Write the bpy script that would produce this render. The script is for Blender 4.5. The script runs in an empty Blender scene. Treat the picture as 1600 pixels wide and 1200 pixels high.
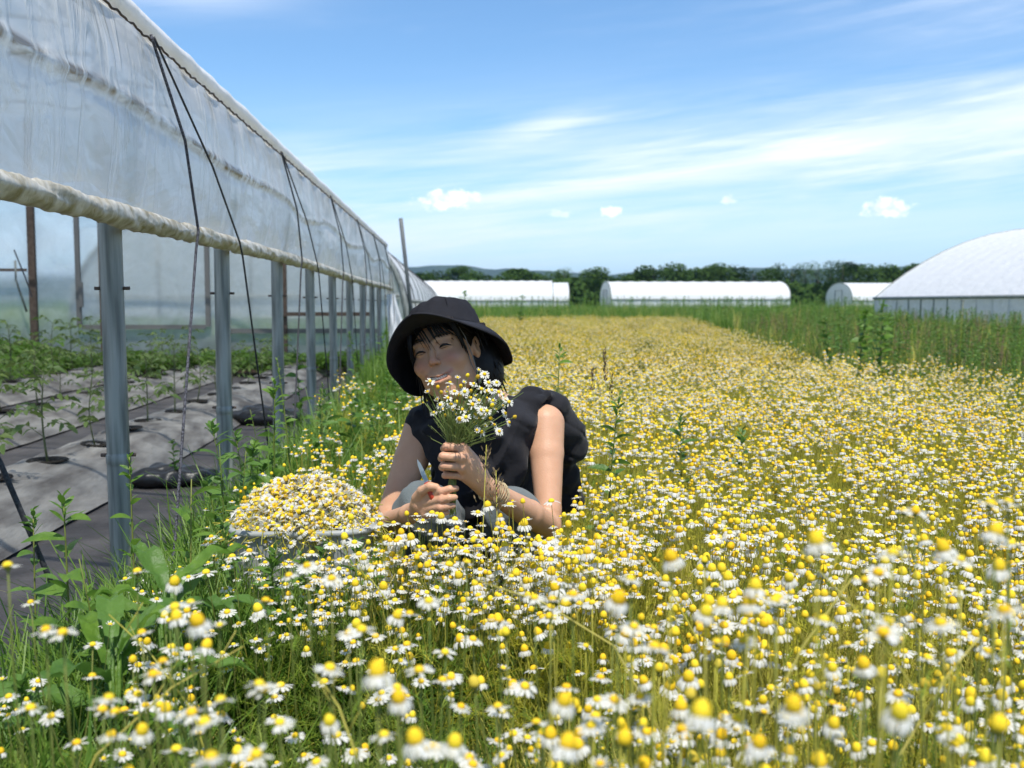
import bpy, bmesh, math, random
import numpy as np
from mathutils import Vector, Matrix, Euler, noise as mnoise
R = math.radians
rng = random.Random(7)
S = bpy.context.scene
COL = S.collection

# ------------------------------------------------------------------ camera
EYE = 0.89
FPX = 1600.0
th = math.atan(125 / 1600); ps = math.atan(95 / 1600 * math.cos(th))
cam_d = bpy.data.cameras.new('camera'); cam = bpy.data.objects.new('camera', cam_d); COL.objects.link(cam)
cam_d.sensor_width = 36; cam_d.lens = 36; cam_d.clip_start = 0.05; cam_d.clip_end = 9000
cam.location = (0, 0, EYE); cam.rotation_euler = (math.pi / 2 - th, 0, -ps)
cam_d.dof.use_dof = True; cam_d.dof.focus_distance = 2.25; cam_d.dof.aperture_fstop = 6.2
S.camera = cam
Fv = Vector((math.sin(ps) * math.cos(th), math.cos(ps) * math.cos(th), -math.sin(th)))
Rv = Vector((math.cos(ps), -math.sin(ps), 0))
Uv = Rv.cross(Fv)
def P(px, py, d):
    v = Fv + Rv * ((px - 800) / FPX) + Uv * ((600 - py) / FPX)
    return Vector((0, 0, EYE)) + v * (d / v.y)

# ------------------------------------------------------------------ world, sun, exposure
SUN_EL = 65.0; SUN_AZ = 170.0      # azimuth measured from +Y towards +X
sd = Vector((math.sin(R(SUN_AZ)) * math.cos(R(SUN_EL)), math.cos(R(SUN_AZ)) * math.cos(R(SUN_EL)), math.sin(R(SUN_EL))))
W = bpy.data.worlds.new('World'); S.world = W; W.use_nodes = True
wt = W.node_tree; wn = wt.nodes; wl = wt.links; wn.clear()
def wnode(t, **k):
    n = wn.new(t)
    for a, b in k.items(): setattr(n, a, b)
    return n
def wm(op, a, b=None, c=None, clamp=False):
    n = wnode('ShaderNodeMath', operation=op); n.use_clamp = clamp
    for i, v in enumerate((a, b, c)):
        if v is None: continue
        if isinstance(v, (int, float)): n.inputs[i].default_value = v
        else: wl.new(v, n.inputs[i])
    return n.outputs[0]
sky = wnode('ShaderNodeTexSky', sky_type='NISHITA', sun_disc=False)
sky.sun_elevation = R(SUN_EL); sky.sun_rotation = R(SUN_AZ); sky.altitude = 100; sky.air_density = 1.0; sky.dust_density = 0.3; sky.ozone_density = 3.0
tcw = wnode('ShaderNodeTexCoord'); sp = wnode('ShaderNodeSeparateXYZ'); wl.new(tcw.outputs['Generated'], sp.inputs[0])
az = wm('ARCTAN2', sp.outputs[0], sp.outputs[1]); el = wm('ARCSINE', sp.outputs[2])
def fbm(sx, sy, seed, detail=6, rough=0.6, slope=0.0, dist=0.0):
    e2 = wm('SUBTRACT', el, wm('MULTIPLY', az, slope))
    cb = wnode('ShaderNodeCombineXYZ'); wl.new(wm('MULTIPLY', az, sx), cb.inputs[0]); wl.new(wm('MULTIPLY', e2, sy), cb.inputs[1]); cb.inputs[2].default_value = seed
    nz = wnode('ShaderNodeTexNoise'); nz.inputs['Scale'].default_value = 1; nz.inputs['Detail'].default_value = detail; nz.inputs['Roughness'].default_value = rough; nz.inputs['Distortion'].default_value = dist
    wl.new(cb.outputs[0], nz.inputs['Vector']); return nz.outputs[0]
def gauss(v, c, w):   # exp(-((v-c)/w)^2)
    t = wm('DIVIDE', wm('SUBTRACT', v, c), w)
    return wm('POWER', 2.718, wm('MULTIPLY', wm('MULTIPLY', t, t), -1))
def ss(v, a, b):
    n = wnode('ShaderNodeMapRange', interpolation_type='SMOOTHSTEP'); wl.new(v, n.inputs[0]); n.inputs[1].default_value = a; n.inputs[2].default_value = b; return n.outputs[0]
PX = lambda x: (x - 705) / 1600
EL = lambda y: (475 - y) / 1600
# long thin cirrus, everywhere in the sky, thicker in a band low over the field
st1 = fbm(2.2, 22, 3.1, 7, 0.62, 0.09, 0.4); st2 = fbm(5, 60, 8.4, 6, 0.6, 0.10, 0.3); st3 = fbm(1.6, 7, 14.2, 5, 0.6, 0.05, 0.5)
tilt = wm('SUBTRACT', el, wm('MULTIPLY', az, 0.085))
band = gauss(tilt, 0.098, 0.064)
cir = wm('MULTIPLY', ss(st1, 0.30, 0.66), wm('MULTIPLY_ADD', band, 0.95, 0.0))
cir = wm('ADD', cir, wm('MULTIPLY', wm('MULTIPLY', ss(st2, 0.42, 0.75), band), 0.55))
faint = wm('MULTIPLY', ss(st3, 0.48, 0.8), wm('MULTIPLY', ss(st2, 0.3, 0.8), 0.6))
# bright strip climbing to the right, and wisps in the upper left
strip = wm('MULTIPLY', gauss(wm('SUBTRACT', el, wm('MULTIPLY', az, 0.10)), 0.120, 0.022), wm('MULTIPLY', ss(az, -0.05, 0.25), wm('MULTIPLY_ADD', st2, 0.6, 0.05)))
wisp = wm('MULTIPLY', wm('MULTIPLY', gauss(az, -0.25, 0.09), gauss(el, 0.288, 0.022)), ss(st2, 0.3, 0.55))
wisp2 = wm('MULTIPLY', wm('MULTIPLY', gauss(az, 0.09, 0.050), gauss(wm('SUBTRACT', el, wm('MULTIPLY', az, 0.18)), 0.150, 0.011)), ss(st2, 0.3, 0.75))
lowhaze = ss(wm('MULTIPLY', el, -1), -0.16, 0.01)
# small cumulus puffs
puff = None
cn = fbm(95, 120, 1.7, 5, 0.55)
for (px, py, wx, wy, a) in ((697, 314, 52, 17, 1.0), (954, 333, 19, 9, .95), (1130, 318, 13, 10, .6), (1355, 336, 36, 16, .95), (876, 336, 20, 7, .45)):
    g = wm('MULTIPLY', gauss(az, PX(px), wx / 1600), gauss(el, EL(py), wy / 1600))
    v = wm('MULTIPLY', ss(wm('ADD', g, wm('MULTIPLY', wm('SUBTRACT', cn, 0.5), 1.5)), 0.35, 0.75), wm('MULTIPLY', ss(g, .06, .35), a))
    puff = v if puff is None else wm('MAXIMUM', puff, v)
cl = wm('ADD', wm('ADD', cir, faint), wm('ADD', strip, wm('ADD', wisp, wisp2)))
cl = wm('MULTIPLY', cl, 0.74, clamp=True)
tint = wnode('ShaderNodeMix', data_type='RGBA', blend_type='MULTIPLY'); tint.inputs[0].default_value = 1
SKYT = (.88, 1.10, 1.22, 1)
wl.new(sky.outputs[0], tint.inputs[6]); tint.inputs[7].default_value = SKYT
hz = wnode('ShaderNodeMix', data_type='RGBA'); wl.new(wm('MULTIPLY', lowhaze, 0.5), hz.inputs[0]); wl.new(tint.outputs[2], hz.inputs[6]); hz.inputs[7].default_value = (4.8, 6.2, 8.4, 1)
mc = wnode('ShaderNodeMix', data_type='RGBA'); wl.new(cl, mc.inputs[0]); wl.new(hz.outputs[2], mc.inputs[6]); mc.inputs[7].default_value = (7.4, 8.0, 9.0, 1)
mp = wnode('ShaderNodeMix', data_type='RGBA'); wl.new(puff, mp.inputs[0]); wl.new(mc.outputs[2], mp.inputs[6]); pc = wnode('ShaderNodeMix', data_type='RGBA'); wl.new(ss(cn, .35, .62), pc.inputs[0]); pc.inputs[6].default_value = (6.4, 7.4, 8.9, 1); pc.inputs[7].default_value = (9.2, 9.5, 9.9, 1); wl.new(pc.outputs[2], mp.inputs[7])
bg = wnode('ShaderNodeBackground'); wl.new(mp.outputs[2], bg.inputs[0]); bg.inputs[1].default_value = 0.118
wo = wnode('ShaderNodeOutputWorld'); wl.new(bg.outputs[0], wo.inputs[0])
sl = bpy.data.lights.new('sun', 'SUN'); sl.energy = 4.6; sl.angle = R(0.53); sl.color = (1, .955, .88)
so = bpy.data.objects.new('sun', sl); COL.objects.link(so); so.rotation_euler = (-sd).to_track_quat('-Z', 'Y').to_euler()
S.view_settings.view_transform = 'Standard'; S.view_settings.look = 'None'; S.view_settings.exposure = 0.36; S.view_settings.gamma = 1
S.render.engine = 'CYCLES'
S.cycles.max_bounces = 7; S.cycles.diffuse_bounces = 3; S.cycles.transparent_max_bounces = 12; S.cycles.transmission_bounces = 5; S.cycles.glossy_bounces = 3
S.cycles.use_denoising = True; S.cycles.sample_clamp_indirect = 6

# ------------------------------------------------------------------ helpers
def tag(o, label=None, cat=None, group=None, kind=None):
    if label: o['label'] = label
    if cat: o['category'] = cat
    if group: o['group'] = group
    if kind: o['kind'] = kind
    return o
def empty(name, loc=(0, 0, 0), rz=0, parent=None):
    o = bpy.data.objects.new(name, None); COL.objects.link(o); o.location = loc; o.rotation_euler = (0, 0, rz); o.empty_display_size = .05
    if parent: o.parent = parent
    return o
class MB:
    """collects vertices and faces (with a material slot) for one mesh"""
    def __init__(s): s.v = []; s.f = []; s.m = []; s.c = 0
    def add(s, vs, fs, m=0):
        o = len(s.v); s.v.extend([tuple(v) for v in vs]); s.f.extend([tuple(i + o for i in f) for f in fs]); s.m.extend([m] * len(fs))
    def box(s, c, d, m=0, rot=None):
        hx, hy, hz = d[0] / 2, d[1] / 2, d[2] / 2; c = Vector(c)
        vs = [Vector((x, y, z)) for x in (-hx, hx) for y in (-hy, hy) for z in (-hz, hz)]
        if rot: vs = [rot @ v for v in vs]
        s.add([c + v for v in vs], [(0, 1, 3, 2), (4, 6, 7, 5), (0, 4, 5, 1), (2, 3, 7, 6), (0, 2, 6, 4), (1, 5, 7, 3)], m)
    def tube(s, pts, r, n=6, m=0, caps=True):
        pts = [Vector(p) for p in pts]; N = len(pts)
        rs = r if isinstance(r, (list, tuple)) else [r] * N
        vs = []; prev = None
        for i, p in enumerate(pts):
            t = (pts[min(i + 1, N - 1)] - pts[max(i - 1, 0)])
            t = t.normalized() if t.length > 1e-9 else Vector((0, 0, 1))
            if prev is None:
                a = Vector((0, 0, 1)) if abs(t.z) < .9 else Vector((1, 0, 0)); u = t.cross(a).normalized()
            else:
                u = (prev - t * prev.dot(t)); u = u.normalized() if u.length > 1e-6 else t.orthogonal().normalized()
            prev = u; w = t.cross(u)
            for k in range(n):
                q = 2 * math.pi * k / n; vs.append(p + (u * math.cos(q) + w * math.sin(q)) * rs[i])
        fs = []
        for i in range(N - 1):
            for k in range(n):
                a = i * n + k; b = i * n + (k + 1) % n; fs.append((a, b, b + n, a + n))
        if caps and n > 2: fs.append(tuple(range(n - 1, -1, -1))); fs.append(tuple((N - 1) * n + k for k in range(n)))
        s.add(vs, fs, m)
    def blade(s, pts, ws, side, m=0, fold=0.0):
        """flat strip along pts, half widths ws, spreading along side; fold lifts the edges"""
        pts = [Vector(p) for p in pts]; side = Vector(side).normalized(); vs = []; fs = []
        n = len(pts)
        for i, p in enumerate(pts):
            t = (pts[min(i + 1, n - 1)] - pts[max(i - 1, 0)]).normalized() if n > 1 else Vector((0, 0, 1))
            up = side.cross(t); w = ws[i]
            if fold: vs += [p - side * w + up * w * fold, p, p + side * w + up * w * fold]
            else: vs += [p - side * w, p + side * w]
        if fold:
            for i in range(n - 1):
                a = i * 3; fs += [(a, a + 1, a + 4, a + 3), (a + 1, a + 2, a + 5, a + 4)]
        else:
            for i in range(n - 1):
                a = i * 2; fs.append((a, a + 1, a + 3, a + 2))
        s.add(vs, fs, m)
    def lathe(s, prof, n, m=0, c=(0, 0, 0), M=None):
        c = Vector(c); vs = []
        for (r, z) in prof:
            for k in range(n):
                q = 2 * math.pi * k / n; v = Vector((r * math.cos(q), r * math.sin(q), z))
                vs.append(c + (M @ v if M else v))
        fs = []
        for i in range(len(prof) - 1):
            for k in range(n):
                a = i * n + k; b = i * n + (k + 1) % n; fs.append((a, b, b + n, a + n))
        s.add(vs, fs, m)
    def mesh(s, name, mats, smooth=True):
        me = bpy.data.meshes.new(name); me.from_pydata(s.v, [], s.f)
        for mt in (mats if isinstance(mats, (list, tuple)) else [mats]): me.materials.append(mt)
        me.polygons.foreach_set('material_index', s.m); me.polygons.foreach_set('use_smooth', [smooth] * len(s.f)); me.update()
        return me
    def build(s, name, mats, parent=None, smooth=True, loc=None):
        return link(name, s.mesh(name, mats, smooth), parent, loc)
def link(name, me, parent=None, loc=None, rot=None, scale=None):
    o = bpy.data.objects.new(name, me); COL.objects.link(o)
    if parent: o.parent = parent
    if loc is not None: o.location = loc
    if rot is not None: o.rotation_euler = rot
    if scale is not None: o.scale = scale
    return o

def material(name, col, rough=.6, col2=None, nscale=20, bump=0, bscale=None, spec=.4, metal=0, transl=0, transp=0, island=0.0, coords='Object', stretch=(1, 1, 1), sheen=0, rand=None, contrast=(.35, .65), detail=5):
    m = bpy.data.materials.new(name); m.use_nodes = True; t = m.node_tree; N = t.nodes; L = t.links
    b = N['Principled BSDF']; out = N['Material Output']
    b.inputs['Roughness'].default_value = rough; b.inputs['Metallic'].default_value = metal; b.inputs['Specular IOR Level'].default_value = spec
    if sheen: b.inputs['Sheen Weight'].default_value = sheen
    tc = N.new('ShaderNodeTexCoord'); mp_ = N.new('ShaderNodeMapping'); mp_.inputs['Scale'].default_value = stretch; L.new(tc.outputs[coords], mp_.inputs[0])
    cur = None
    if col2:
        nz = N.new('ShaderNodeTexNoise'); nz.inputs['Scale'].default_value = nscale; nz.inputs['Detail'].default_value = detail; L.new(mp_.outputs[0], nz.inputs['Vector'])
        mr = N.new('ShaderNodeMapRange'); mr.inputs[1].default_value = contrast[0]; mr.inputs[2].default_value = contrast[1]; L.new(nz.outputs[0], mr.inputs[0])
        mx = N.new('ShaderNodeMix'); mx.data_type = 'RGBA'; L.new(mr.outputs[0], mx.inputs[0]); mx.inputs[6].default_value = (*col, 1); mx.inputs[7].default_value = (*col2, 1); cur = mx.outputs[2]
    if rand:   # per-object / per-instance / per-island variation towards another colour
        oi = N.new('ShaderNodeObjectInfo'); src = oi.outputs['Random']
        if island:
            ge = N.new('ShaderNodeNewGeometry'); ad = N.new('ShaderNodeMath'); ad.operation = 'ADD'; L.new(src, ad.inputs[0]); L.new(ge.outputs['Random Per Island'], ad.inputs[1])
            fr = N.new('ShaderNodeMath'); fr.operation = 'FRACT'; L.new(ad.outputs[0], fr.inputs[0]); src = fr.outputs[0]
        mx = N.new('ShaderNodeMix'); mx.data_type = 'RGBA'; L.new(src, mx.inputs[0])
        if cur: L.new(cur, mx.inputs[6])
        else: mx.inputs[6].default_value = (*col, 1)
        mx.inputs[7].default_value = (*rand, 1); cur = mx.outputs[2]
    if cur: L.new(cur, b.inputs['Base Color'])
    else: b.inputs['Base Color'].default_value = (*col, 1)
    if bump:
        n2 = N.new('ShaderNodeTexNoise'); n2.inputs['Scale'].default_value = bscale or nscale * 3; n2.inputs['Detail'].default_value = 6; L.new(mp_.outputs[0], n2.inputs['Vector'])
        bp = N.new('ShaderNodeBump'); bp.inputs['Strength'].default_value = 1; bp.inputs['Distance'].default_value = bump; L.new(n2.outputs[0], bp.inputs['Height']); L.new(bp.outputs[0], b.inputs['Normal'])
    sh = b.outputs[0]
    if transl:
        tr = N.new('ShaderNodeBsdfTranslucent')
        if cur: L.new(cur, tr.inputs[0])
        else: tr.inputs[0].default_value = (*col, 1)
        ms = N.new('ShaderNodeMixShader'); ms.inputs[0].default_value = transl; L.new(sh, ms.inputs[1]); L.new(tr.outputs[0], ms.inputs[2]); sh = ms.outputs[0]
    if transp:
        tr = N.new('ShaderNodeBsdfTransparent'); ms = N.new('ShaderNodeMixShader'); ms.inputs[0].default_value = transp; L.new(sh, ms.inputs[1]); L.new(tr.outputs[0], ms.inputs[2]); sh = ms.outputs[0]
    L.new(sh, out.inputs[0])
    return m

M = {}
M['soil'] = material('soil', (.045, .034, .024), .95, (.08, .065, .04), 6, .02, 40)
M['petal'] = material('petal', (.78, .78, .74), .5, rand=(.70, .68, .58), island=1, transl=.38, spec=.25)
M['disc'] = material('disc', (.80, .52, .012), .7, (.70, .38, .008), 300, .0006, 1800, spec=.2, rand=(.78, .60, .03))
M['disc_old'] = material('disc_old', (.62, .40, .015), .75, (.42, .24, .02), 300, .0006, 1800, spec=.2, rand=(.60, .46, .05))
M['stem'] = material('stem', (.13, .19, .03), .6, transl=.3, rand=(.24, .26, .06))
M['feather'] = material('feather', (.14, .26, .025), .55, transl=.55, rand=(.34, .42, .05), island=1)
M['stem_dry'] = material('stem_dry', (.46, .44, .05), .65, transl=.35, rand=(.52, .47, .10))
M['feather_dry'] = material('feather_dry', (.42, .43, .035), .6, transl=.55, rand=(.60, .56, .06), island=1)
M['straw'] = material('straw', (.66, .56, .17), .7, transl=.4, rand=(.48, .46, .06), island=1)
M['grass'] = material('grass', (.08, .18, .022), .5, transl=.45, rand=(.19, .30, .04), island=1)
M['leaf'] = material('leaf', (.06, .14, .022), .45, (.10, .20, .035), 40, .004, 70, transl=.4, rand=(.12, .23, .04), island=1)
M['leafpale'] = material('leafpale', (.10, .21, .028), .42, (.17, .30, .04), 35, .005, 60, transl=.5)
M['tomato'] = material('tomato_leaf', (.10, .17, .04), .5, transl=.35, rand=(.16, .22, .05), island=1)
M['tstem'] = material('tomato_stem', (.10, .12, .05), .7)
M['seed'] = material('seedhead', (.30, .22, .11), .8, transl=.3, rand=(.22, .15, .09), island=1)
M['galv'] = material('galvanised', (.14, .15, .135), .50, (.33, .34, .31), 42, .0007, 160, metal=.15, stretch=(1, 1, .07), contrast=(.38, .62))
M['rust'] = material('rusty_brown', (.075, .05, .038), .8, (.12, .085, .065), 20, .001)
M['wood'] = material('board', (.40, .39, .35), .8, (.52, .51, .48), 5, .002, 30, stretch=(1, .15, 1))
M['rope'] = material('rope', (.018, .018, .022), .7, (.05, .05, .055), 180)
M['ropegrey'] = material('ropegrey', (.10, .10, .12), .7, (.02, .02, .025), 220, contrast=(.45, .55))
M['black'] = material('black_plastic', (.014, .014, .015), .35, bump=.004, bscale=25)

# ---- polythene film: dirty, wrinkled, milky sheet that lets light through
def film(name, clear=.3, milk=(.80, .84, .86), transl=.5, rough=.22, wr=.012, dirt=0.0, scale=(1, 1, 1), clearvar=.15, blur=0.0):
    m = bpy.data.materials.new(name); m.use_nodes = True; t = m.node_tree; N = t.nodes; L = t.links
    b = N['Principled BSDF']; out = N['Material Output']; b.inputs['Roughness'].default_value = rough; b.inputs['Specular IOR Level'].default_value = .6
    tc = N.new('ShaderNodeTexCoord'); mp_ = N.new('ShaderNodeMapping'); mp_.inputs['Scale'].default_value = scale; L.new(tc.outputs['Object'], mp_.inputs[0])
    def nz(sc, det, dist=0):
        n = N.new('ShaderNodeTexNoise'); n.inputs['Scale'].default_value = sc; n.inputs['Detail'].default_value = det; n.inputs['Distortion'].default_value = dist; L.new(mp_.outputs[0], n.inputs['Vector']); return n.outputs[0]
    def rg(v, a, b_, c=0, d=1):
        n = N.new('ShaderNodeMapRange'); n.inputs[1].default_value = a; n.inputs[2].default_value = b_; n.inputs[3].default_value = c; n.inputs[4].default_value = d; L.new(v, n.inputs[0]); return n.outputs[0]
    n1 = nz(2.4, 4, 1.2); n2 = nz(7, 5, .8)
    mx = N.new('ShaderNodeMix'); mx.data_type = 'RGBA'; L.new(rg(n2, .3, .75), mx.inputs[0]); mx.inputs[6].default_value = (*milk, 1); mx.inputs[7].default_value = (milk[0] * .86, milk[1] * .86, milk[2] * .84, 1)
    cur = mx.outputs[2]
    if dirt:
        ua = N.new('ShaderNodeAttribute'); ua.attribute_name = 'dirt'
        nd = nz(30, 4, .5)
        mu = N.new('ShaderNodeMath'); mu.operation = 'MULTIPLY'; L.new(ua.outputs['Fac'], mu.inputs[0]); L.new(rg(nd, .34, .6), mu.inputs[1])
        m2 = N.new('ShaderNodeMix'); m2.data_type = 'RGBA'; L.new(mu.outputs[0], m2.inputs[0]); L.new(cur, m2.inputs[6]); m2.inputs[7].default_value = (.22, .145, .07, 1); cur = m2.outputs[2]
    mp2 = N.new('ShaderNodeMapping'); mp2.inputs['Scale'].default_value = (1, 3.2, .9); mp2.inputs['Rotation'].default_value = (.22, 0, 0); L.new(tc.outputs['Object'], mp2.inputs[0])
    ns = N.new('ShaderNodeTexNoise'); ns.inputs['Scale'].default_value = 2.6; ns.inputs['Detail'].default_value = 6; ns.inputs['Distortion'].default_value = 1.4; L.new(mp2.outputs[0], ns.inputs['Vector'])
    strk = rg(ns.outputs[0], .50, .66)
    m9 = N.new('ShaderNodeMix'); m9.data_type = 'RGBA'; L.new(strk, m9.inputs[0]); L.new(cur, m9.inputs[6]); m9.inputs[7].default_value = (.98, .98, .96, 1)  # fold glints painted into the side curtain's colour as whitish streaks
    if dirt: cur = m9.outputs[2]
    L.new(cur, b.inputs['Base Color'])
    bp = N.new('ShaderNodeBump'); bp.inputs['Distance'].default_value = wr; bp.inputs['Strength'].default_value = 1
    vo = N.new('ShaderNodeTexVoronoi'); vo.feature = 'DISTANCE_TO_EDGE'; vo.inputs['Scale'].default_value = 3.2
    mq = N.new('ShaderNodeMix'); mq.data_type = 'RGBA'; mq.inputs[0].default_value = .22; L.new(mp_.outputs[0], mq.inputs[6]); nq = N.new('ShaderNodeTexNoise'); nq.inputs['Scale'].default_value = 4; nq.inputs['Detail'].default_value = 3; L.new(mp_.outputs[0], nq.inputs['Vector']); L.new(nq.outputs['Color'], mq.inputs[7]); L.new(mq.outputs[2], vo.inputs['Vector'])
    n5 = nz(14, 2, .8); a5 = N.new('ShaderNodeMath'); a5.operation = 'MULTIPLY_ADD'; L.new(n5, a5.inputs[0]); a5.inputs[1].default_value = .10; a6 = N.new('ShaderNodeMath'); a6.operation = 'MULTIPLY_ADD'; L.new(strk, a6.inputs[0]); a6.inputs[1].default_value = .22 if dirt else 0; L.new(n1, a6.inputs[2]); L.new(a6.outputs[0], a5.inputs[2])
    av = N.new('ShaderNodeMath'); av.operation = 'MULTIPLY_ADD'; L.new(vo.outputs['Distance'], av.inputs[0]); av.inputs[1].default_value = 1.1; L.new(a5.outputs[0], av.inputs[2])
    L.new(av.outputs[0], bp.inputs['Height']); L.new(bp.outputs[0], b.inputs['Normal'])
    tl = N.new('ShaderNodeBsdfTranslucent'); L.new(cur, tl.inputs[0]); L.new(bp.outputs[0], tl.inputs['Normal'])
    ms = N.new('ShaderNodeMixShader'); ms.inputs[0].default_value = transl; L.new(b.outputs[0], ms.inputs[1]); L.new(tl.outputs[0], ms.inputs[2])
    tp = N.new('ShaderNodeBsdfTransparent'); tp.inputs[0].default_value = (.93, .96, .97, 1)
    m3 = N.new('ShaderNodeMixShader'); cv = rg(n1, .3, .7, max(0, clear - clearvar), clear + clearvar)
    if dirt: sb = N.new('ShaderNodeMath'); sb.operation = 'MULTIPLY'; L.new(cv, sb.inputs[0]); L.new(rg(ns.outputs[0], .45, .62, 1, .25), sb.inputs[1]); cv = sb.outputs[0]
    L.new(cv, m3.inputs[0]); L.new(ms.outputs[0], m3.inputs[1])
    if blur:
        rf = N.new('ShaderNodeBsdfRefraction'); rf.inputs['IOR'].default_value = 1.12; rf.inputs['Roughness'].default_value = blur; rf.inputs[0].default_value = (.93, .96, .97, 1); L.new(rf.outputs[0], m3.inputs[2])
    else: L.new(tp.outputs[0], m3.inputs[2])
    L.new(m3.outputs[0], out.inputs[0]); return m
M['film_roof'] = film('film_roof', .45, (.86, .88, .88), .6, .3, .01, scale=(1, .6, 1))
M['film_side'] = film('film_side', .08, (.95, .95, .94), .50, .12, .026, dirt=1, scale=(1, .34, 1), clearvar=.07)
M['film_end'] = film('film_end', .50, (.88, .90, .90), .55, .3, .01, clearvar=.12, blur=.22)
M['film_hem'] = material('film_hem', (.72, .69, .61), .35, (.36, .31, .19), 16, .004, 45, transl=.25, stretch=(1, 1.6, 1), contrast=(.38, .64))
M['film_far'] = film('film_far', .02, (.92, .92, .93), .35, .6, .02, clearvar=.01)

# ------------------------------------------------------------------ geometry-node scatter (only for what nobody could count)
def scatter(name, protos, pts, label, cat, kind='stuff'):
    """pts: list of (x, y, z, rotx, roty, rotz, scale, index)"""
    col = bpy.data.collections.new(name + '_kinds')
    for i, me in enumerate(protos):
        o = bpy.data.objects.new('%s_kind_%02d' % (name, i), me); col.objects.link(o)
    a = np.array(pts, dtype=np.float32); n = len(a)
    me = bpy.data.meshes.new(name); me.vertices.add(n); me.vertices.foreach_set('co', a[:, :3].ravel())
    at = me.attributes.new('rot', 'FLOAT_VECTOR', 'POINT'); at.data.foreach_set('vector', a[:, 3:6].ravel())
    at = me.attributes.new('scl', 'FLOAT', 'POINT'); at.data.foreach_set('value', a[:, 6].copy())
    at = me.attributes.new('idx', 'INT', 'POINT'); at.data.foreach_set('value', a[:, 7].astype(np.int32).copy())
    o = link(name, me); tag(o, label, cat, None, kind)
    g = bpy.data.node_groups.new(name + '_scatter', 'GeometryNodeTree')
    g.interface.new_socket('Geometry', in_out='INPUT', socket_type='NodeSocketGeometry'); g.interface.new_socket('Geometry', in_out='OUTPUT', socket_type='NodeSocketGeometry')
    N = g.nodes; L = g.links
    gi = N.new('NodeGroupInput'); go = N.new('NodeGroupOutput'); ip = N.new('GeometryNodeInstanceOnPoints'); ci = N.new('GeometryNodeCollectionInfo')
    ci.inputs['Collection'].default_value = col; ci.inputs['Separate Children'].default_value = True; ci.inputs['Reset Children'].default_value = True
    def attr(nm, ty):
        q = N.new('GeometryNodeInputNamedAttribute'); q.data_type = ty; q.inputs[0].default_value = nm; return q.outputs[0]
    L.new(gi.outputs[0], ip.inputs['Points']); L.new(ci.outputs[0], ip.inputs['Instance']); ip.inputs['Pick Instance'].default_value = True
    L.new(attr('idx', 'INT'), ip.inputs['Instance Index']); L.new(attr('rot', 'FLOAT_VECTOR'), ip.inputs['Rotation']); L.new(attr('scl', 'FLOAT'), ip.inputs['Scale'])
    L.new(ip.outputs[0], go.inputs[0])
    md = o.modifiers.new('scatter', 'NODES'); md.node_group = g
    return o

# ================================================================== SETTING
# ground: one sheet out to the horizon
mg = bpy.data.materials.new('ground_cover'); mg.use_nodes = True
t = mg.node_tree; N = t.nodes; L = t.links; b = N['Principled BSDF']; b.inputs['Roughness'].default_value = .95; b.inputs['Specular IOR Level'].default_value = .1
tc = N.new('ShaderNodeTexCoord'); n1 = N.new('ShaderNodeTexNoise'); n1.inputs['Scale'].default_value = .9; n1.inputs['Detail'].default_value = 9; L.new(tc.outputs['Object'], n1.inputs[0])
n2 = N.new('ShaderNodeTexNoise'); n2.inputs['Scale'].default_value = 30; n2.inputs['Detail'].default_value = 6; L.new(tc.outputs['Object'], n2.inputs[0])
cr = N.new('ShaderNodeValToRGB'); L.new(n2.outputs[0], cr.inputs[0]); cr.color_ramp.elements[0].color = (.035, .03, .018, 1); cr.color_ramp.elements[1].color = (.09, .10, .035, 1); cr.color_ramp.elements[0].position = .35; cr.color_ramp.elements[1].position = .7
c2 = N.new('ShaderNodeValToRGB'); L.new(n1.outputs[0], c2.inputs[0]); c2.color_ramp.elements[0].color = (.07, .12, .025, 1); c2.color_ramp.elements[1].color = (.13, .17, .045, 1)
sx = N.new('ShaderNodeSeparateXYZ'); L.new(tc.outputs['Object'], sx.inputs[0]); mr = N.new('ShaderNodeMapRange'); L.new(sx.outputs[1], mr.inputs[0]); mr.inputs[1].default_value = 12; mr.inputs[2].default_value = 34
mx = N.new('ShaderNodeMix'); mx.data_type = 'RGBA'; L.new(mr.outputs[0], mx.inputs[0]); L.new(cr.outputs[0], mx.inputs[6]); L.new(c2.outputs[0], mx.inputs[7]); L.new(mx.outputs[2], b.inputs['Base Color'])
bp = N.new('ShaderNodeBump'); bp.inputs['Distance'].default_value = .03; L.new(n2.outputs[0], bp.inputs['Height']); L.new(bp.outputs[0], b.inputs['Normal'])
g = MB(); g.add([(-4500, -60, 0), (4500, -60, 0), (4500, 5400, 0), (-4500, 5400, 0)], [(0, 1, 2, 3)]); g.build('ground', mg, smooth=False)['kind'] = 'structure'

# blue wooded hills
mh = material('hill_forest', (.03, .05, .025), .95, (.05, .075, .03), .02, 6, .05, detail=8)
def ridge(Y, prof, seed, depth):
    g = MB(); xs = np.linspace(-.62, 1.0, 150); vs = []
    for i, u in enumerate(xs):
        px = 705 + u * 1600; h = np.interp(px, [p[0] for p in prof], [p[1] for p in prof])
        X = u * Y; z = max(2, h / 1600 * Y + mnoise.noise(Vector((u * 40, seed, 0))) * Y * .0018 + mnoise.noise(Vector((u * 9, seed, 3))) * Y * .002)
        for (dy, k) in ((-depth, -.02), (-depth * .5, .6), (0, 1), (depth, .5), (depth * 2, -.02)): vs.append((X, Y + dy, z * k + (mnoise.noise(Vector((u * 60, dy, seed))) * 6 if k > 0 else 0)))
    fs = [(i * 5 + k, i * 5 + 5 + k, i * 5 + 6 + k, i * 5 + 1 + k) for i in range(len(xs) - 1) for k in range(4)]
    g.add(vs, fs); o = g.build('hills', mh); o['kind'] = 'structure'
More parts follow.
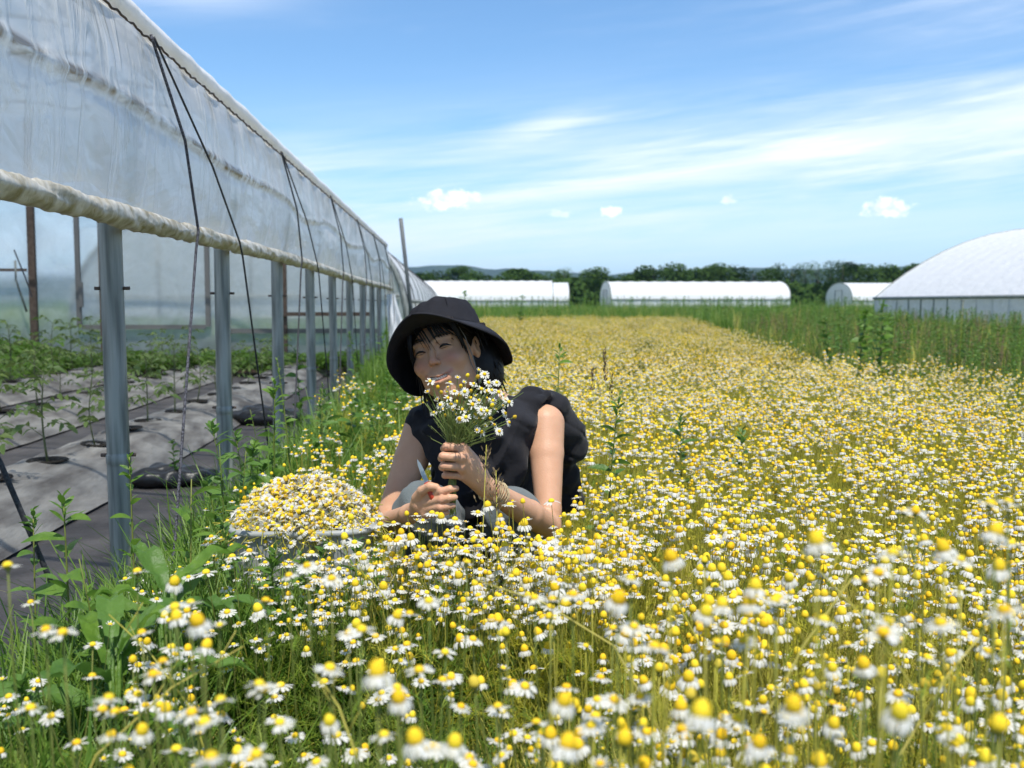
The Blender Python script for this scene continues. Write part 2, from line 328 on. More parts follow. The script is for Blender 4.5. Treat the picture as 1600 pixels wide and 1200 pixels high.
ridge(2600, [(-300, 40), (400, 55), (560, 55), (660, 61), (760, 57), (850, 52), (940, 46), (1000, 52), (1150, 58), (1300, 56), (1430, 60), (1700, 62), (2300, 55)], 1.2, 260)

# ------------------------------------------------------------------ the near polytunnel
XS = -0.86                       # line of the side posts
EZ = EYE + .73                   # eave height
Y0, Y1 = -1.6, 13.5              # its two ends
XC = XS - 3.54
tun = empty('polytunnel', (XC, (Y0 + Y1) / 2, 0)); tag(tun, 'nearest polytunnel with its milky side curtain rolled up on galvanised posts', 'greenhouse')
def tb(mb, name, mat, smooth=True):
    o = mb.build(name, mat, None, smooth); o.parent = tun; o.matrix_parent_inverse = Matrix.Translation(-tun.location); return o
def roofb(a): return 1.15 * a - .2 * a * a
POSTY = [2.69 + 1.22 * n for n in range(-3, 9)]
# side posts (seen side)
def postmesh(n=20):
    g = MB(); r = .0295
    g.lathe([(r, -.1), (r, .1), (r, .3), (r, .47), (r, .4765), (r + .0015, .48), (r + .0015, .50), (r - .001, .503), (r - .001, .507), (r - .001, .55), (r - .001, .8), (r - .001, 1.2), (r - .001, EZ - .021), (r - .001, EZ - .02), (0.001, EZ - .02)], n); return g.mesh('post', M['galv'])
pm = postmesh(); pm.materials.append(M['galv'])
g = MB(); g.tube([(-.008, 0, 0), (.008, 0, 0)], .0052, 6); bolt_me = g.mesh('bolt', M['rust'])
for i, y in enumerate(POSTY):
    o = link('post', pm); o.parent = tun; o.matrix_parent_inverse = Matrix.Translation(-tun.location); o.location = (XS, y, 0); o.rotation_euler = (rng.uniform(-.006, .006), rng.uniform(-.008, .008), rng.uniform(0, 6))
    # bolt ends on the posts
    for z in (.50, .93):
        for sg in (-1, 1): bo = link('bolt', bolt_me, o, (sg * .036, 0, z)); bo.rotation_euler = (0, 0, -o.rotation_euler.z); bo.location = Matrix.Rotation(-o.rotation_euler.z, 3, 'Z') @ bo.location
# hoops over each post
for y in POSTY:
    pts = []
    for k in range(25):
        a = 3.54 * k / 24 * 1.0; pts.append((XS - a, y, EZ - .03 + roofb(a) - .0))
    pts += [(2 * XC - p[0], p[1], p[2]) for p in reversed(pts[:-1])] + [(2 * XC - XS, y, 0)]
    g = MB(); g.tube(pts, .022, 8); tb(g, 'hoop', M['galv'])
# roof film with a slight sag between hoops
g = MB(); ny = 110; na = 40; vs = []
for j in range(ny + 1):
    y = Y0 - .02 + (Y1 - Y0 + .04) * j / ny
    ph = (y - POSTY[0]) / 1.22 * math.pi
    sag = .022 * abs(math.sin(ph))
    for k in range(na + 1):
        a = 7.08 * k / na; aa = min(a, 7.08 - a)
        z = EZ + roofb(aa) - sag * min(1, aa * 2) + .006 * mnoise.noise(Vector((a * 3, y * 4, 1)))
        vs.append((XS - a, y, z))
fs = [(j * (na + 1) + k, j * (na + 1) + k + 1, (j + 1) * (na + 1) + k + 1, (j + 1) * (na + 1) + k) for j in range(ny) for k in range(na)]
g.add(vs, fs); tb(g, 'roof_film', M['film_roof'])
# rolled bulge of film over the eave rail and the two wire-lock lines
g = MB(); pts = []; rs = []
for j in range(300):
    y = Y0 + (Y1 - Y0) * j / 299; pts.append((XS + .012 + .004 * mnoise.noise(Vector((y * 3, 1, 0))), y, EZ + .034 + .006 * mnoise.noise(Vector((y * 2.2, 5, 0))))); rs.append(.032 + .007 * mnoise.noise(Vector((y * 7, 9, 0))))
g.tube(pts, rs, 10); tb(g, 'eave_roll', M['film_far'])
for dz, dx, r in ((.0, .03, .0035), (-.024, .026, .003)):
    g = MB(); pts = [(XS + dx + .003 * math.sin(j * 2.1), Y0 + (Y1 - Y0) * j / 700, EZ + dz + .0035 * math.sin(j * 1.05) + .003 * mnoise.noise(Vector((j * .1, dz * 99, 0)))) for j in range(701)]
    g.tube(pts, r, 5); tb(g, 'wire_lock', M['rust'])
g = MB(); g.box((XS - .01, (Y0 + Y1) / 2, EZ - .025), (.04, Y1 - Y0, .09)); tb(g, 'hip_board', material('hip_board', (.55, .55, .53), .7, (.65, .65, .63), 8))
# side curtain
BZ = EYE + .218                  # roll bar height
def barz(y): return BZ - .018 * max(0, (y - 4) / 9) - .006 * math.sin((y - .4) * .9)
def curtain(x0, side, y0, y1):
    g = MB(); ny = 1500; nz_ = 56; vs = []; dirt = []
    for j in range(ny + 1):
        y = y0 + (y1 - y0) * j / ny
        ph = (y - 2.69) / 1.22 * math.pi
        for k in range(nz_ + 1):
            v = k / nz_; zt = EZ - .012; zb = barz(y) + .004; z = zt + (zb - zt) * v
            bow = math.sin(math.pi * min(1, v * 1.03)) ** .8
            w = .022 * bow + .014 * mnoise.noise(Vector((y * 1.3, z * 1.4, 2))) * bow
            # pull folds hanging from the eave, sheets gathered over the bar
            w += .010 * mnoise.ridged_multi_fractal(Vector((y * .9 + z * 2.2, z * 2.6, 4)), 1, 2, 2, 1, 2) * bow * .7
            w += .006 * math.sin(y * 15 + 2.2 * math.sin(y * 1.7)) * math.exp(-v * 5) + .004 * math.sin(y * 17 + 3 * math.sin(y * 1.1)) * math.exp(-(1 - v) * 6)
            # a crease that sags between fixings
            cz = .42 + .13 * mnoise.noise(Vector((y * .8, 7, 0))) + .02 * mnoise.noise(Vector((y * 2.2, 3, 0))) + .04 * abs(math.sin(ph * .5))
            dd = v - cz; w += .007 * math.exp(-(dd / .03) ** 2) - .005 * math.exp(-((dd - .05) / .04) ** 2)
            amp = .6 + .6 * max(0, min(1, .55 + 1.6 * mnoise.noise(Vector((y * .9, 11, 0)))))
            if y > 4.6: amp *= .45
            dirt.append(amp * (1.3 * math.exp(-(dd / .026) ** 2) + .25 * math.exp(-((dd - .03) / .06) ** 2)))
            vs.append((x0 + side * (.034 + w), y, z))
    fs = [(j * (nz_ + 1) + k, j * (nz_ + 1) + k + 1, (j + 1) * (nz_ + 1) + k + 1, (j + 1) * (nz_ + 1) + k) for j in range(ny) for k in range(nz_)]
    g.add(vs, fs); o = tb(g, 'side_curtain', M['film_side'])
    at = o.data.attributes.new('dirt', 'FLOAT', 'POINT'); at.data.foreach_set('value', dirt); return o
curtain(XS, 1, Y0, Y1)
# roll bar wrapped in gathered film, with twisted folds
g = MB(); ny = 1100; nn = 22; vs = []
for j in range(ny + 1):
    y = Y0 + (Y1 + .25 - Y0) * j / ny
    for k in range(nn):
        q = 2 * math.pi * k / nn
        f = mnoise.noise(Vector((y * 9 + q * .55, math.cos(q) * .8, math.sin(q) * .8))) * .006 - abs(mnoise.noise(Vector((y * 12 + q * 1.1 + 2 * mnoise.noise(Vector((y * 3, 0, 0))), math.cos(q) * .6, 4)))) * .015 + .002
        r = .0275 + f + .0025 * mnoise.noise(Vector((y * 2, 8, q * .2)))
        vs.append((XS + .062 + r * math.cos(q), y, barz(y) + r * math.sin(q)))
fs = [(j * nn + k, j * nn + (k + 1) % nn, (j + 1) * nn + (k + 1) % nn, (j + 1) * nn + k) for j in range(ny) for k in range(nn)]
fs += [tuple(range(nn - 1, -1, -1)), tuple(ny * nn + k for k in range(nn))]
g.add(vs, fs); tb(g, 'roll_bar', M['film_hem'])
# baseboard
g = MB(); y = Y0
while y < Y1:
    l = 2.44; g2 = MB(); g2.box((XS + .055, y + l / 2 - .004, .055 + rng.uniform(-.004, .004)), (.045, l - .008, .2)); tb(g2, 'baseboard', M['wood'], False); y += l
# far side wall: posts, closed film, board
g = MB(); vs = []
for j in range(121):
    y = Y0 + (Y1 - Y0) * j / 120
    for k in range(7): vs.append((2 * XC - XS + .02 * mnoise.noise(Vector((y * 2, k * .6, 0))), y, .12 + (EZ - .12) * k / 6))
g.add(vs, [(j * 7 + k, j * 7 + k + 1, (j + 1) * 7 + k + 1, (j + 1) * 7 + k) for j in range(120) for k in range(6)]); tb(g, 'side_film', M['film_roof'])
# end wall: film on a frame of rusty brown uprights and rails
def XY(px, d): return (px - 705) / 1600 * d
YE = Y1
def archz(x):
    a = min(XS - x, 7.08 - (XS - x)); return EZ + roofb(max(0, a))
g = MB(); vs = []; nx = 70; nz_ = 16
for i in range(nx + 1):
    x = XS - 7.08 * i / nx
    for k in range(nz_ + 1):
        z = .08 + (archz(x) - .1) * k / nz_; vs.append((x, YE + .03 + .02 * mnoise.noise(Vector((x * 1.3, z * 1.1, 0))), z))
g.add(vs, [(i * (nz_ + 1) + k, (i + 1) * (nz_ + 1) + k, (i + 1) * (nz_ + 1) + k + 1, i * (nz_ + 1) + k + 1) for i in range(nx) for k in range(nz_)]); tb(g, 'end_film', M['film_end'])
for px, w in ((70, .085), (174, .075), (358, .085), (447, .075), (-120, .085), (-300, .085)):
    x = XY(px, YE - .1); g = MB(); g.box((x, YE - .06, archz(x) / 2), (w, .06, archz(x) - .06)); tb(g, 'end_post', M['rust'], False)
g = MB(); x0, x1 = XY(140, YE), XY(333, YE)
zt = EYE + 1.15; zb = EYE + (475 - 510) / 1600 * YE
gm = material('door_frame', (.16, .155, .15), .7)
g.box((x0, YE - .02, (zt + zb) / 2), (.06, .04, zt - zb)); g.box((x1, YE - .02, (zt + zb) / 2), (.06, .04, zt - zb)); g.box(((x0 + x1) / 2, YE - .02, zb), (x1 - x0 - .062, .038, .055)); g.box(((x0 + x1) / 2, YE - .02, zt), (x1 - x0 - .062, .038, .055)); tb(g, 'end_vent_frame', gm, False)
g = MB(); g.box((XY(145, YE), YE - .055, EYE + .12), (.05, .03, .32)); tb(g, 'latch', gm, False)
g = MB(); xa, xb = XY(345, YE), XS - .05; g.box(((xa + xb) / 2, YE - .005, EYE - .35), (xb - xa, .045, .06)); tb(g, 'end_rail', gm, False)
g = MB(); xa, xb = XY(447, YE), XY(582, YE); g.box(((xa + xb) / 2, YE - .12, EYE - .13), (xb - xa, .05, .05)); tb(g, 'end_rail', M['rust'], False)
g = MB(); xa, xb = XY(-60, YE), XY(68, YE); g.box(((xa + xb) / 2, YE - .1, EYE + .43), (xb - xa, .03, .035)); tb(g, 'end_rail', M['rust'], False)
g = MB(); g.tube([(XY(53, YE), YE - .12, EYE + .55), (XY(53, YE), YE - .12, EYE + .3), (XY(66, YE), YE - .1, EYE - .1)], .014, 6); tb(g, 'brace', M['galv'])
g = MB(); g.box((XC, YE - .02, .07), (6.9, .05, .2)); tb(g, 'end_board', M['rust'], False)
# gathered loose sheet at the far corner
g = MB(); vs = []
for i in range(25):
    u = i / 24
    for k in range(19):
        v = k / 18; z = 1.02 - 1.0 * v; x = XS + .02 + u * (.10 + .40 * v ** 1.3) + .03 * math.sin(u * 16 + v * 2) * v; y = Y1 + .02 + .10 * math.sin(u * 13) * (.3 + .7 * v) + .15 * u
        vs.append((x, y, z))
g.add(vs, [(i * 19 + k, (i + 1) * 19 + k, (i + 1) * 19 + k + 1, i * 19 + k + 1) for i in range(24) for k in range(18)]); tb(g, 'loose_sheet', M['film_far'])
# ropes lacing over the curtain
def rope(name_pts, r=.0042, mat='rope'):
    g = MB(); pts = [Vector(p) for p in name_pts]; out = []
    for i in range(len(pts) - 1):
        for k in range(14):
            out.append(pts[i].lerp(pts[i + 1], k / 14))
    out.append(pts[-1]); g.tube(out, r, 6); return tb(g, 'rope', M[mat])
XB = XS + .118
ev = [-.75, 2.86, 4.97, 6.95, 8.9, 10.7, 12.4]
for i, ye in enumerate(ev):
    zt = EZ - .01; xt = XS + .060
    m1 = 'ropegrey' if i == 1 else 'rope'
    ym = ye + .42; ya = ye + .28
    rope([(xt, ye, zt), (XS + .112, ye + (ya - ye) * .45 , zt - .26), (XB, ya - .05, barz(ya) + .0), (XB - .005, ya - .06, barz(ya) - .05), (XB - .01, ye - .12, .12)], .0045, m1)
    yb = ye + 1.02
    rope([(xt, ye + .03, zt), (XS + .114, ye + .45, zt - .29), (XB, yb - .2, barz(yb)), (XB + .0, yb - .15, barz(yb) - .05), (XB - .01, yb + .45, .12)], .0036)
rope([P(-90, 560, 1.9), P(0, 722, 1.95), P(82, 915, 2.0)], .0052)
rope([(XY(46, 9), 9, 1.35), (XY(62, 9), 9, 1.1), (XY(70, 9), 9, .95)], .006)

# beds and paths inside
mfab = material('mulch_fabric', (.10, .088, .078), .85, (.30, .28, .25), 9, .012, 26, stretch=(1, .30, 1), contrast=(.34, .64), detail=10)
mpath = material('path_fabric', (.048, .042, .040), .8, (.10, .088, .082), 4, .012, 14, detail=8)
g = MB(); g.add([(XC - 3.5, Y0, .004), (XS + .02, Y0, .004), (XS + .02, Y1 - .05, .004), (XC - 3.5, Y1 - .05, .004)], [(0, 1, 2, 3)])
o = g.build('path', mpath); tag(o, kind='structure')
BEDS = [-1.92, -3.05, -4.2, -5.35, -6.5]
hole_mat = material('planting_hole', (.02, .016, .012), .95, bump=.01, bscale=60)
bed_objs = []
def bed_h(xr, y, seed):
    e = max(0, 1 - abs(xr / .37) ** 2.4)
    return .012 + e * (.115 + .02 * mnoise.noise(Vector((xr * 3, y * 1.2, seed)))) + .016 * mnoise.ridged_multi_fractal(Vector((xr * 5, y * 3.1, seed + 5)), 1, 2, 4, 1, 2) * (e * .8 + .2)
for bi, bx in enumerate(BEDS):
    g = MB(); vs = []; ny = 260; nx = 22
    for j in range(ny + 1):
        y = Y0 + .2 + (Y1 - .6 - Y0) * j / ny
        for k in range(nx + 1):
            xr = -.38 + .76 * k / nx + .02 * mnoise.noise(Vector((y * 1.2, bi, k > 11))); vs.append((bx + xr, y, bed_h(xr, y, bi * 7)))
    g.add(vs, [(j * (nx + 1) + k, j * (nx + 1) + k + 1, (j + 1) * (nx + 1) + k + 1, (j + 1) * (nx + 1) + k) for j in range(ny) for k in range(nx)])
    o = g.build('raised_bed', mfab); tag(o, ['pale mulch covered bed nearest the open side of the polytunnel', 'second mulch covered bed in from the open side', 'middle mulch covered bed under the polytunnel', 'fourth mulch covered bed in from the open side', 'mulch covered bed along the closed far side'][bi], 'garden bed', 'mulched planting beds inside the polytunnel', 'structure')

# ------------------------------------------------------------------ plants: shared generators
def feather(g, p, d, L_, m, r, n=5, w=.0007):
    """a chamomile leaf: thin rachis with thread-like side segments"""
    d = Vector(d).normalized(); side = d.cross(Vector((0, 0, 1))); side = side.normalized() if side.length > 1e-3 else Vector((1, 0, 0))
    tip = p + d * L_ + Vector((0, 0, -.1 * L_)); g.blade([p, (p + tip) / 2 + Vector((0, 0, .06 * L_)), tip], [w, w, w * .3], side, m)
    for k in range(n):
        u = .25 + .7 * k / n; q = p.lerp(tip, u)
        for s_ in (-1, 1):
            e = q + (side * s_ * r.uniform(.6, 1) + d * r.uniform(.4, .9) + Vector((0, 0, r.uniform(-.1, .6)))) * L_ * .3 * (1.1 - u * .5)
            g.blade([q, e], [w * .9, w * .25], d.cross(Vector((0, 0, 1))).normalized() if s_ > 5 else d, m)
def head_geo(g, c, ax, kind, s, r, md=1, mp_=2, lo=False, disc=True, petals=True):
    """flower head at c along axis ax; kind: flat droop cone bud"""
    ax = Vector(ax).normalized(); Mx = ax.to_track_quat('Z', 'Y').to_matrix()
    rd, hd = {'flat': (.0039, .0040), 'droop': (.0046, .0080), 'cone': (.0042, .0074), 'bud': (.0028, .0026)}[kind]
    rd *= s; hd *= s
    if disc:
        nseg = 5 if lo else 10
        prof = [(rd * .45, -hd * .12), (rd * .92, .0), (rd, hd * .3), (rd * .82, hd * .68), (rd * .45, hd * .93), (0.0001, hd)]
        if lo: prof = [(rd * .7, 0), (rd, hd * .35), (rd * .6, hd * .85), (0.0001, hd)]
        g.lathe(prof, nseg, md, c, Mx)
    if petals and kind != 'cone':
        npet = (8 if lo else 14) if kind != 'bud' else 8
        Lp = {'flat': .0080, 'droop': .0080, 'bud': .0045}[kind] * s; wd = (.0019 if lo else .0014) * s * (1 if kind != 'bud' else .7)
        base = {'flat': -.22, 'droop': -1.10, 'bud': .55}[kind] + r.uniform(-.2, .15)
        skip = r.random() < .25
        a0 = r.uniform(0, 6)
        for k in range(npet):
            if skip and r.random() < .25: continue
            a = a0 + 2 * math.pi * (k + r.uniform(-.18, .18)) / npet; e = base + r.uniform(-.16, .16)
            o = Vector((math.cos(a), math.sin(a), 0)); t = Vector((-math.sin(a), math.cos(a), 0))
            p0 = o * rd * .8 + Vector((0, 0, hd * .04))
            e1 = e * .55 + .05; d1 = o * math.cos(e1) + Vector((0, 0, math.sin(e1))); e2 = e * 1.25; d2 = o * math.cos(e2) + Vector((0, 0, math.sin(e2)))
            l = Lp * r.uniform(.85, 1.08)
            p1 = p0 + d1 * l * .5; p2 = p1 + d2 * l * .5
            if lo: g.add([c + Mx @ v for v in (p0 - t * wd * .5, p0 + t * wd * .5, p2 + t * wd, p2 - t * wd)], [(0, 1, 2, 3)], mp_)
            else:
                p15 = p1.lerp(p2, .75)
                vv = [p0 - t * wd * .5, p0 + t * wd * .5, p1 + t * wd, p1 - t * wd, p15 + t * wd * .9, p15 - t * wd * .9, p2 + t * wd * .35, p2 - t * wd * .35]
                g.add([c + Mx @ v for v in vv], [(0, 1, 2, 3), (3, 2, 4, 5), (5, 4, 6, 7)], mp_)
def chamomile(seed, H, nh, dry, kinds, spread=.11, leaves=26, lo=False, heads=True):
    r = random.Random(seed); g = MB(); w = .0009 if not lo else .0016
    base = Vector((0, 0, 0))
    nst = max(3, nh // 3); k = 0
    for s_ in range(nst):
        a = r.uniform(0, 6.28); rad = spread * math.sqrt(r.random()); h = H * r.uniform(.78, 1.0)
        top = Vector((math.cos(a) * rad, math.sin(a) * rad, h * .72)); b0 = Vector((math.cos(a) * rad * .3, math.sin(a) * rad * .3, 0))
        mid = b0.lerp(top, .5) + Vector((r.uniform(-.02, .02), r.uniform(-.02, .02), 0))
        g.tube([b0, mid, top], [w * 1.1, w, w * .9], 3, 0, False)
        for q in range(max(1, round(nh / nst))):
            aa = r.uniform(0, 6.28); rr = r.uniform(.01, .05); hp = h * r.uniform(.86, 1.05) + (r.random() < .1) * .03
            tip = top + Vector((math.cos(aa) * rr, math.sin(aa) * rr, hp - top.z))
            br = top.lerp(mid, r.uniform(0, .5)); m2 = br.lerp(tip, .6) + Vector((math.cos(aa) * rr * .3, math.sin(aa) * rr * .3, 0))
            g.tube([br, m2, tip], [w * .8, w * .7, w * .6], 3, 0, False)
            if heads:
                head_geo(g, tip, (tip - m2).normalized() * .5 + Vector((r.uniform(-.25, .25), r.uniform(-.22, .18), 1)), r.choice(kinds), r.uniform(.85, 1.42), r, 1, 2, lo)
        for q in range(leaves // nst):
            u = r.random() ** .6; p = b0.lerp(mid, u * 2) if u < .5 else mid.lerp(top, u * 2 - 1)
            aa = r.uniform(0, 6.28); feather(g, p, (math.cos(aa), math.sin(aa), r.uniform(.2, 1.2)), r.uniform(.035, .07), 3, r, 2 if lo else 4, .0014 if lo else .00095)
    ms = [M['stem_dry'], M['disc'], M['petal'], M['feather_dry']] if dry else [M['stem'], M['disc'], M['petal'], M['feather']]
    return g.mesh('chamomile_kind', ms)
def grassclump(seed, H, n, mat, spread=.06, w=.0022, lean=.5, seg=4):
    r = random.Random(seed); g = MB()
    for i in range(n):
        a = r.uniform(0, 6.28); rad = spread * math.sqrt(r.random()); b0 = Vector((math.cos(a) * rad, math.sin(a) * rad, 0)); d = r.uniform(0, 6.28); l = lean * r.uniform(.2, 1); h = H * r.uniform(.5, 1)
        pts = [b0 + Vector((math.cos(d) * l * h * u * u, math.sin(d) * l * h * u * u, h * u * (1 - .25 * l * u))) for u in [k / seg for k in range(seg + 1)]]
        g.blade(pts, [w * (1 - .8 * (k / seg) ** 2) for k in range(seg + 1)], (-math.sin(d), math.cos(d), 0), 0)
    return g.mesh('grass_kind', [mat])
def lance_leaf(g, p, d, L_, w, m=0, droop=.4, r=rng, teeth=0, seg=6, fold=.25):
    d = Vector(d).normalized(); side = d.cross(Vector((0, 0, 1))); side = side.normalized() if side.length > 1e-3 else Vector((1, 0, 0))
    side = Matrix.Rotation(r.uniform(-.9, .9), 3, d) @ side
    pts = []; ws = []
    for k in range(seg + 1):
        u = k / seg; pts.append(Vector(p) + d * L_ * u + Vector((0, 0, -droop * L_ * u * u))); ws.append(max(.0006, w * (math.sin(math.pi * min(1, .06 + u * .92)) ** .8) * (1 - .25 * u) * (1 + (teeth * (-1) ** k))))
    g.blade(pts, ws, side, m, fold)
def weed_mesh(seed, H, nl, L_, w, top=True, mats=None, el=(.3, .9), teeth=0, parts=False):
    """upright leafy weed: returns (stem MB, leaf MB)"""
    r = random.Random(seed); gs = MB(); gl = MB(); bend = Vector((r.uniform(-.12, .12), r.uniform(-.12, .12), 0)) * H
    def at(u): return bend * u * u + Vector((0, 0, H * u))
    gs.tube([at(k / 7) for k in range(8)], [max(.0012, .0045 * (1 - .7 * k / 7) * (H / .7)) for k in range(8)], 6)
    for i in range(nl):
        u = .12 + .86 * i / nl; a = i * 2.4 + r.uniform(-.3, .3); sc = (1 - .55 * u) * r.uniform(.8, 1.15)
        lance_leaf(gl, at(u), (math.cos(a), math.sin(a), r.uniform(*el)), L_ * sc * 1.25, w * sc * 1.9, 0, .35, r, teeth)
        if i % 2: lance_leaf(gl, at(min(1, u + .02)), (math.cos(a + 1), math.sin(a + 1), r.uniform(*el)), L_ * sc * .6, w * sc * .9, 0, .2, r, teeth)
    if top:
        for i in range(9):
            a = i * 2.4 + r.uniform(-.3, .3); u = 1 - .012 * i; lance_leaf(gl, at(u), (math.cos(a), math.sin(a), r.uniform(.6, 1.6)), L_ * (.22 + .03 * i), w * .5, 0, .15, r)
    return gs, gl
MBjoin = lambda gs, gl, mats: (lambda g: (g.add(gs.v, gs.f, 0), g.add(gl.v, gl.f, 1), g.mesh('weed_kind', mats))[-1])(MB())
def edge_x(d):                    # right-hand limit of the chamomile bed
    return float(np.interp(d, (0, 5, 8.3, 18, 36), (2.5, 2.75, 3.15, 4.9, 8.2)))
def rot_any(r, tilt=.15): return (r.uniform(-tilt, tilt), r.uniform(-tilt, tilt), r.uniform(0, 6.28))

PERS = Vector((0.03, 2.62, 0))
def near_person(x, y, pad=0): return ((x - PERS.x) / (.34 + pad)) ** 2 + ((y - PERS.y) / (.42 + pad)) ** 2 < 1
TUB = Vector((-.33, 2.28, 0))
def near_tub(x, y): return abs(x - TUB.x) < .20 and abs(y - TUB.y) < .16
def inview(x, y, pad=.12): return -.50 * y - pad < x < .62 * y + pad

# ================================================================== BACKGROUND
def far_tunnel(name, label, cx, cy, rz, length, width, height, side_h, expo=.85, ribs=14):
    """polytunnel lying along its own x axis, origin at the middle of its base"""
    root = empty(name, (cx, cy, 0), rz); tag(root, label, 'greenhouse', 'white polytunnels across the field')
    hw = width / 2
    def prof(t):        # t 0..1 over the arch from one side to the other
        a = math.pi * t; y = -hw * math.cos(a); z = side_h + (height - side_h) * math.sin(a) ** expo; return y, z
    g = MB(); nx = ribs * 4; nt = 20; vs = []
    for i in range(nx + 1):
        x = -length / 2 + length * i / nx; sag = .05 * abs(math.sin(math.pi * i / 4))
        for k in range(nt + 1):
            y, z = prof(k / nt); vs.append((x, y, z - sag * math.sin(math.pi * k / nt)))
    g.add(vs, [(i * (nt + 1) + k, (i + 1) * (nt + 1) + k, (i + 1) * (nt + 1) + k + 1, i * (nt + 1) + k + 1) for i in range(nx) for k in range(nt)])
    g.build('roof_film', M['film_far'], root)
    for s_ in (-1, 1):
        g = MB(); vs = []
        for i in range(nx + 1):
            x = -length / 2 + length * i / nx
            for k in range(5): vs.append((x, s_ * (hw + .03 * math.sin(i * 1.7)), .25 + (side_h - .3) * k / 4))
        g.add(vs, [(i * 5 + k, (i + 1) * 5 + k, (i + 1) * 5 + k + 1, i * 5 + k + 1) for i in range(nx) for k in range(4)]); g.build('side_curtain', M['film_farside'], root)
        g = MB(); g.tube([(-length / 2, s_ * (hw + .05), side_h), (length / 2, s_ * (hw + .05), side_h)], .06, 6); g.build('rail', M['galv'], root)
    for s_ in (-1, 1):
        x = s_ * length / 2; g = MB(); ring = [(x, prof(k / nt)[0], prof(k / nt)[1] - .02) for k in range(nt + 1)]
        vs = ring + [(x, q[1], 0.02) for q in ring]
        g.add(vs, [(k, k + 1, nt + 1 + k + 1, nt + 1 + k) for k in range(nt)]); g.build('end_film', M['film_farside'], root)
        g = MB(); g.tube(ring, .05, 6); g.tube([(x + s_ * .03, -.9, 0), (x + s_ * .03, -.9, 2.2), (x + s_ * .03, .9, 2.2), (x + s_ * .03, .9, 0)], .04, 5); g.build('end_frame', M['galv'], root)
    g = MB()
    for i in range(ribs + 1):
        x = -length / 2 + .01 + (length - .02) * i / ribs; pts = [(x, -hw, 0)] + [(x, prof(k / nt)[0] * .995, prof(k / nt)[1] - .04) for k in range(nt + 1)] + [(x, hw, 0)]
        g2 = MB(); g2.tube(pts, .035, 5); g2.build('hoop', M['galv'], root)
    return root
M['film_farside'] = film('film_farside', .04, (.90, .91, .92), .5, .35, .03, clearvar=.05)
# four tunnels across the field and one continuing the line of the nearest
def far_by_px(x0, x1, ytop, d, **k):
    X0, X1 = (x0 - 705) / 1600 * d, (x1 - 705) / 1600 * d; h = EYE + (475 - ytop) / 1600 * d
    return (X0 + X1) / 2, X1 - X0, h
cx, ln, h = far_by_px(640, 868, 437, 92); far_tunnel('polytunnel', 'long white polytunnel across the field just right of the person in the hat', cx, 96, R(-3), ln, 7, h, 1.2)
cx, ln, h = far_by_px(800, 893, 440, 106); far_tunnel('polytunnel', 'white polytunnel half hidden behind the one nearest the person', cx, 110, R(-3), ln, 7, h, 1.2)
cx, ln, h = far_by_px(957, 1245, 438, 92); far_tunnel('polytunnel', 'long white polytunnel standing alone in the middle of the far field', cx, 96, R(0), ln, 7, h, 1.3)
cx, ln, h = far_by_px(1346, 1480, 440, 94); far_tunnel('polytunnel', 'low white polytunnel partly hidden by the big tunnel at the field edge', cx, 98, R(0), ln, 7, h, 1.2)
far_tunnel('polytunnel', 'big white polytunnel rising above the weeds at the field edge', 22.1, 31, R(90), 13, 12.6, 3.72, 1.10, 1.9)
# second tunnel in line with the near one
root = empty('polytunnel', (-4.2, 46, 0)); tag(root, 'grey ended polytunnel in line behind the nearest one', 'greenhouse')
def p2(t):
    a = math.pi * t; return -3.35 * math.cos(a), .25 + 2.75 * math.sin(a) ** .75
ya, yb = -26, 34; g = MB(); vs = []; nx = 100; nt = 24
for i in range(nx + 1):
    y = ya + (yb - ya) * i / nx
    for k in range(nt + 1):
        x, z = p2(k / nt); vs.append((x, y, z - .03 * abs(math.sin(math.pi * i / 2.5)) + .02 * mnoise.noise(Vector((x, y, 3)))))
g.add(vs, [(i * (nt + 1) + k, i * (nt + 1) + k + 1, (i + 1) * (nt + 1) + k + 1, (i + 1) * (nt + 1) + k) for i in range(nx) for k in range(nt)]); g.build('roof_film', M['film_far'], root)
g = MB(); ring = [(p2(k / nt)[0], ya, p2(k / nt)[1] - .03) for k in range(nt + 1)]
g.add(ring + [(q[0], ya, 0) for q in ring], [(k, k + 1, nt + 2 + k, nt + 1 + k) for k in range(nt)]); g.build('end_film', film('film_grey', .25, (.55, .60, .60), .5, .35, .02, blur=.3), root)
g = MB(); g.tube([(q[0], q[1] - .02, q[2] + .03) for q in ring], .055, 8); g.build('end_hoop', M['galv'], root)
for z in (.62, 1.05):
    g = MB(); g.tube([(-3.1, ya - .06, z), (3.2, ya - .06, z)], .03, 6); g.build('end_rail', M['galv'], root)
for x in (-1.6, .2, 2.0, 3.0):
    g = MB(); g.tube([(x, ya - .03, 0), (x, ya - .03, .25 + 2.75 * max(0, 1 - (x / 3.35) ** 2) ** .375)], .03, 6); g.build('end_post', M['galv'], root)
for i in range(15):
    y = ya + 1.2 + i * 4
    g = MB(); g.tube([(p2(k / nt)[0] * 1.004, y, p2(k / nt)[1] + .012) for k in range(nt + 1)], .012, 5); g.build('rope', M['rope'], root)
g = MB(); g.tube([(3.39, ya, .95), (3.39, yb, .95)], .045, 6); g.build('roll_bar', M['galv'], root)
# leaning pole
a_, b_ = P(650, 490, 17), P(626, 341, 16.6); a_.z = 0
g = MB(); g.tube([a_, a_.lerp(b_, .5), b_], .032, 8); tag(g.build('leaning_pole', material('dark_steel', (.07, .08, .085), .5, (.12, .13, .13), 20)), 'thin grey metal pole leaning by the corner of the nearest polytunnel', 'pole')
# open-frame post just before it, dark corner of the tunnel head
g = MB(); g.box((XS - .02, Y1 + .12, EZ - .12), (.08, .10, .26)); tb(g, 'corner_bracket', M['rust'], False)

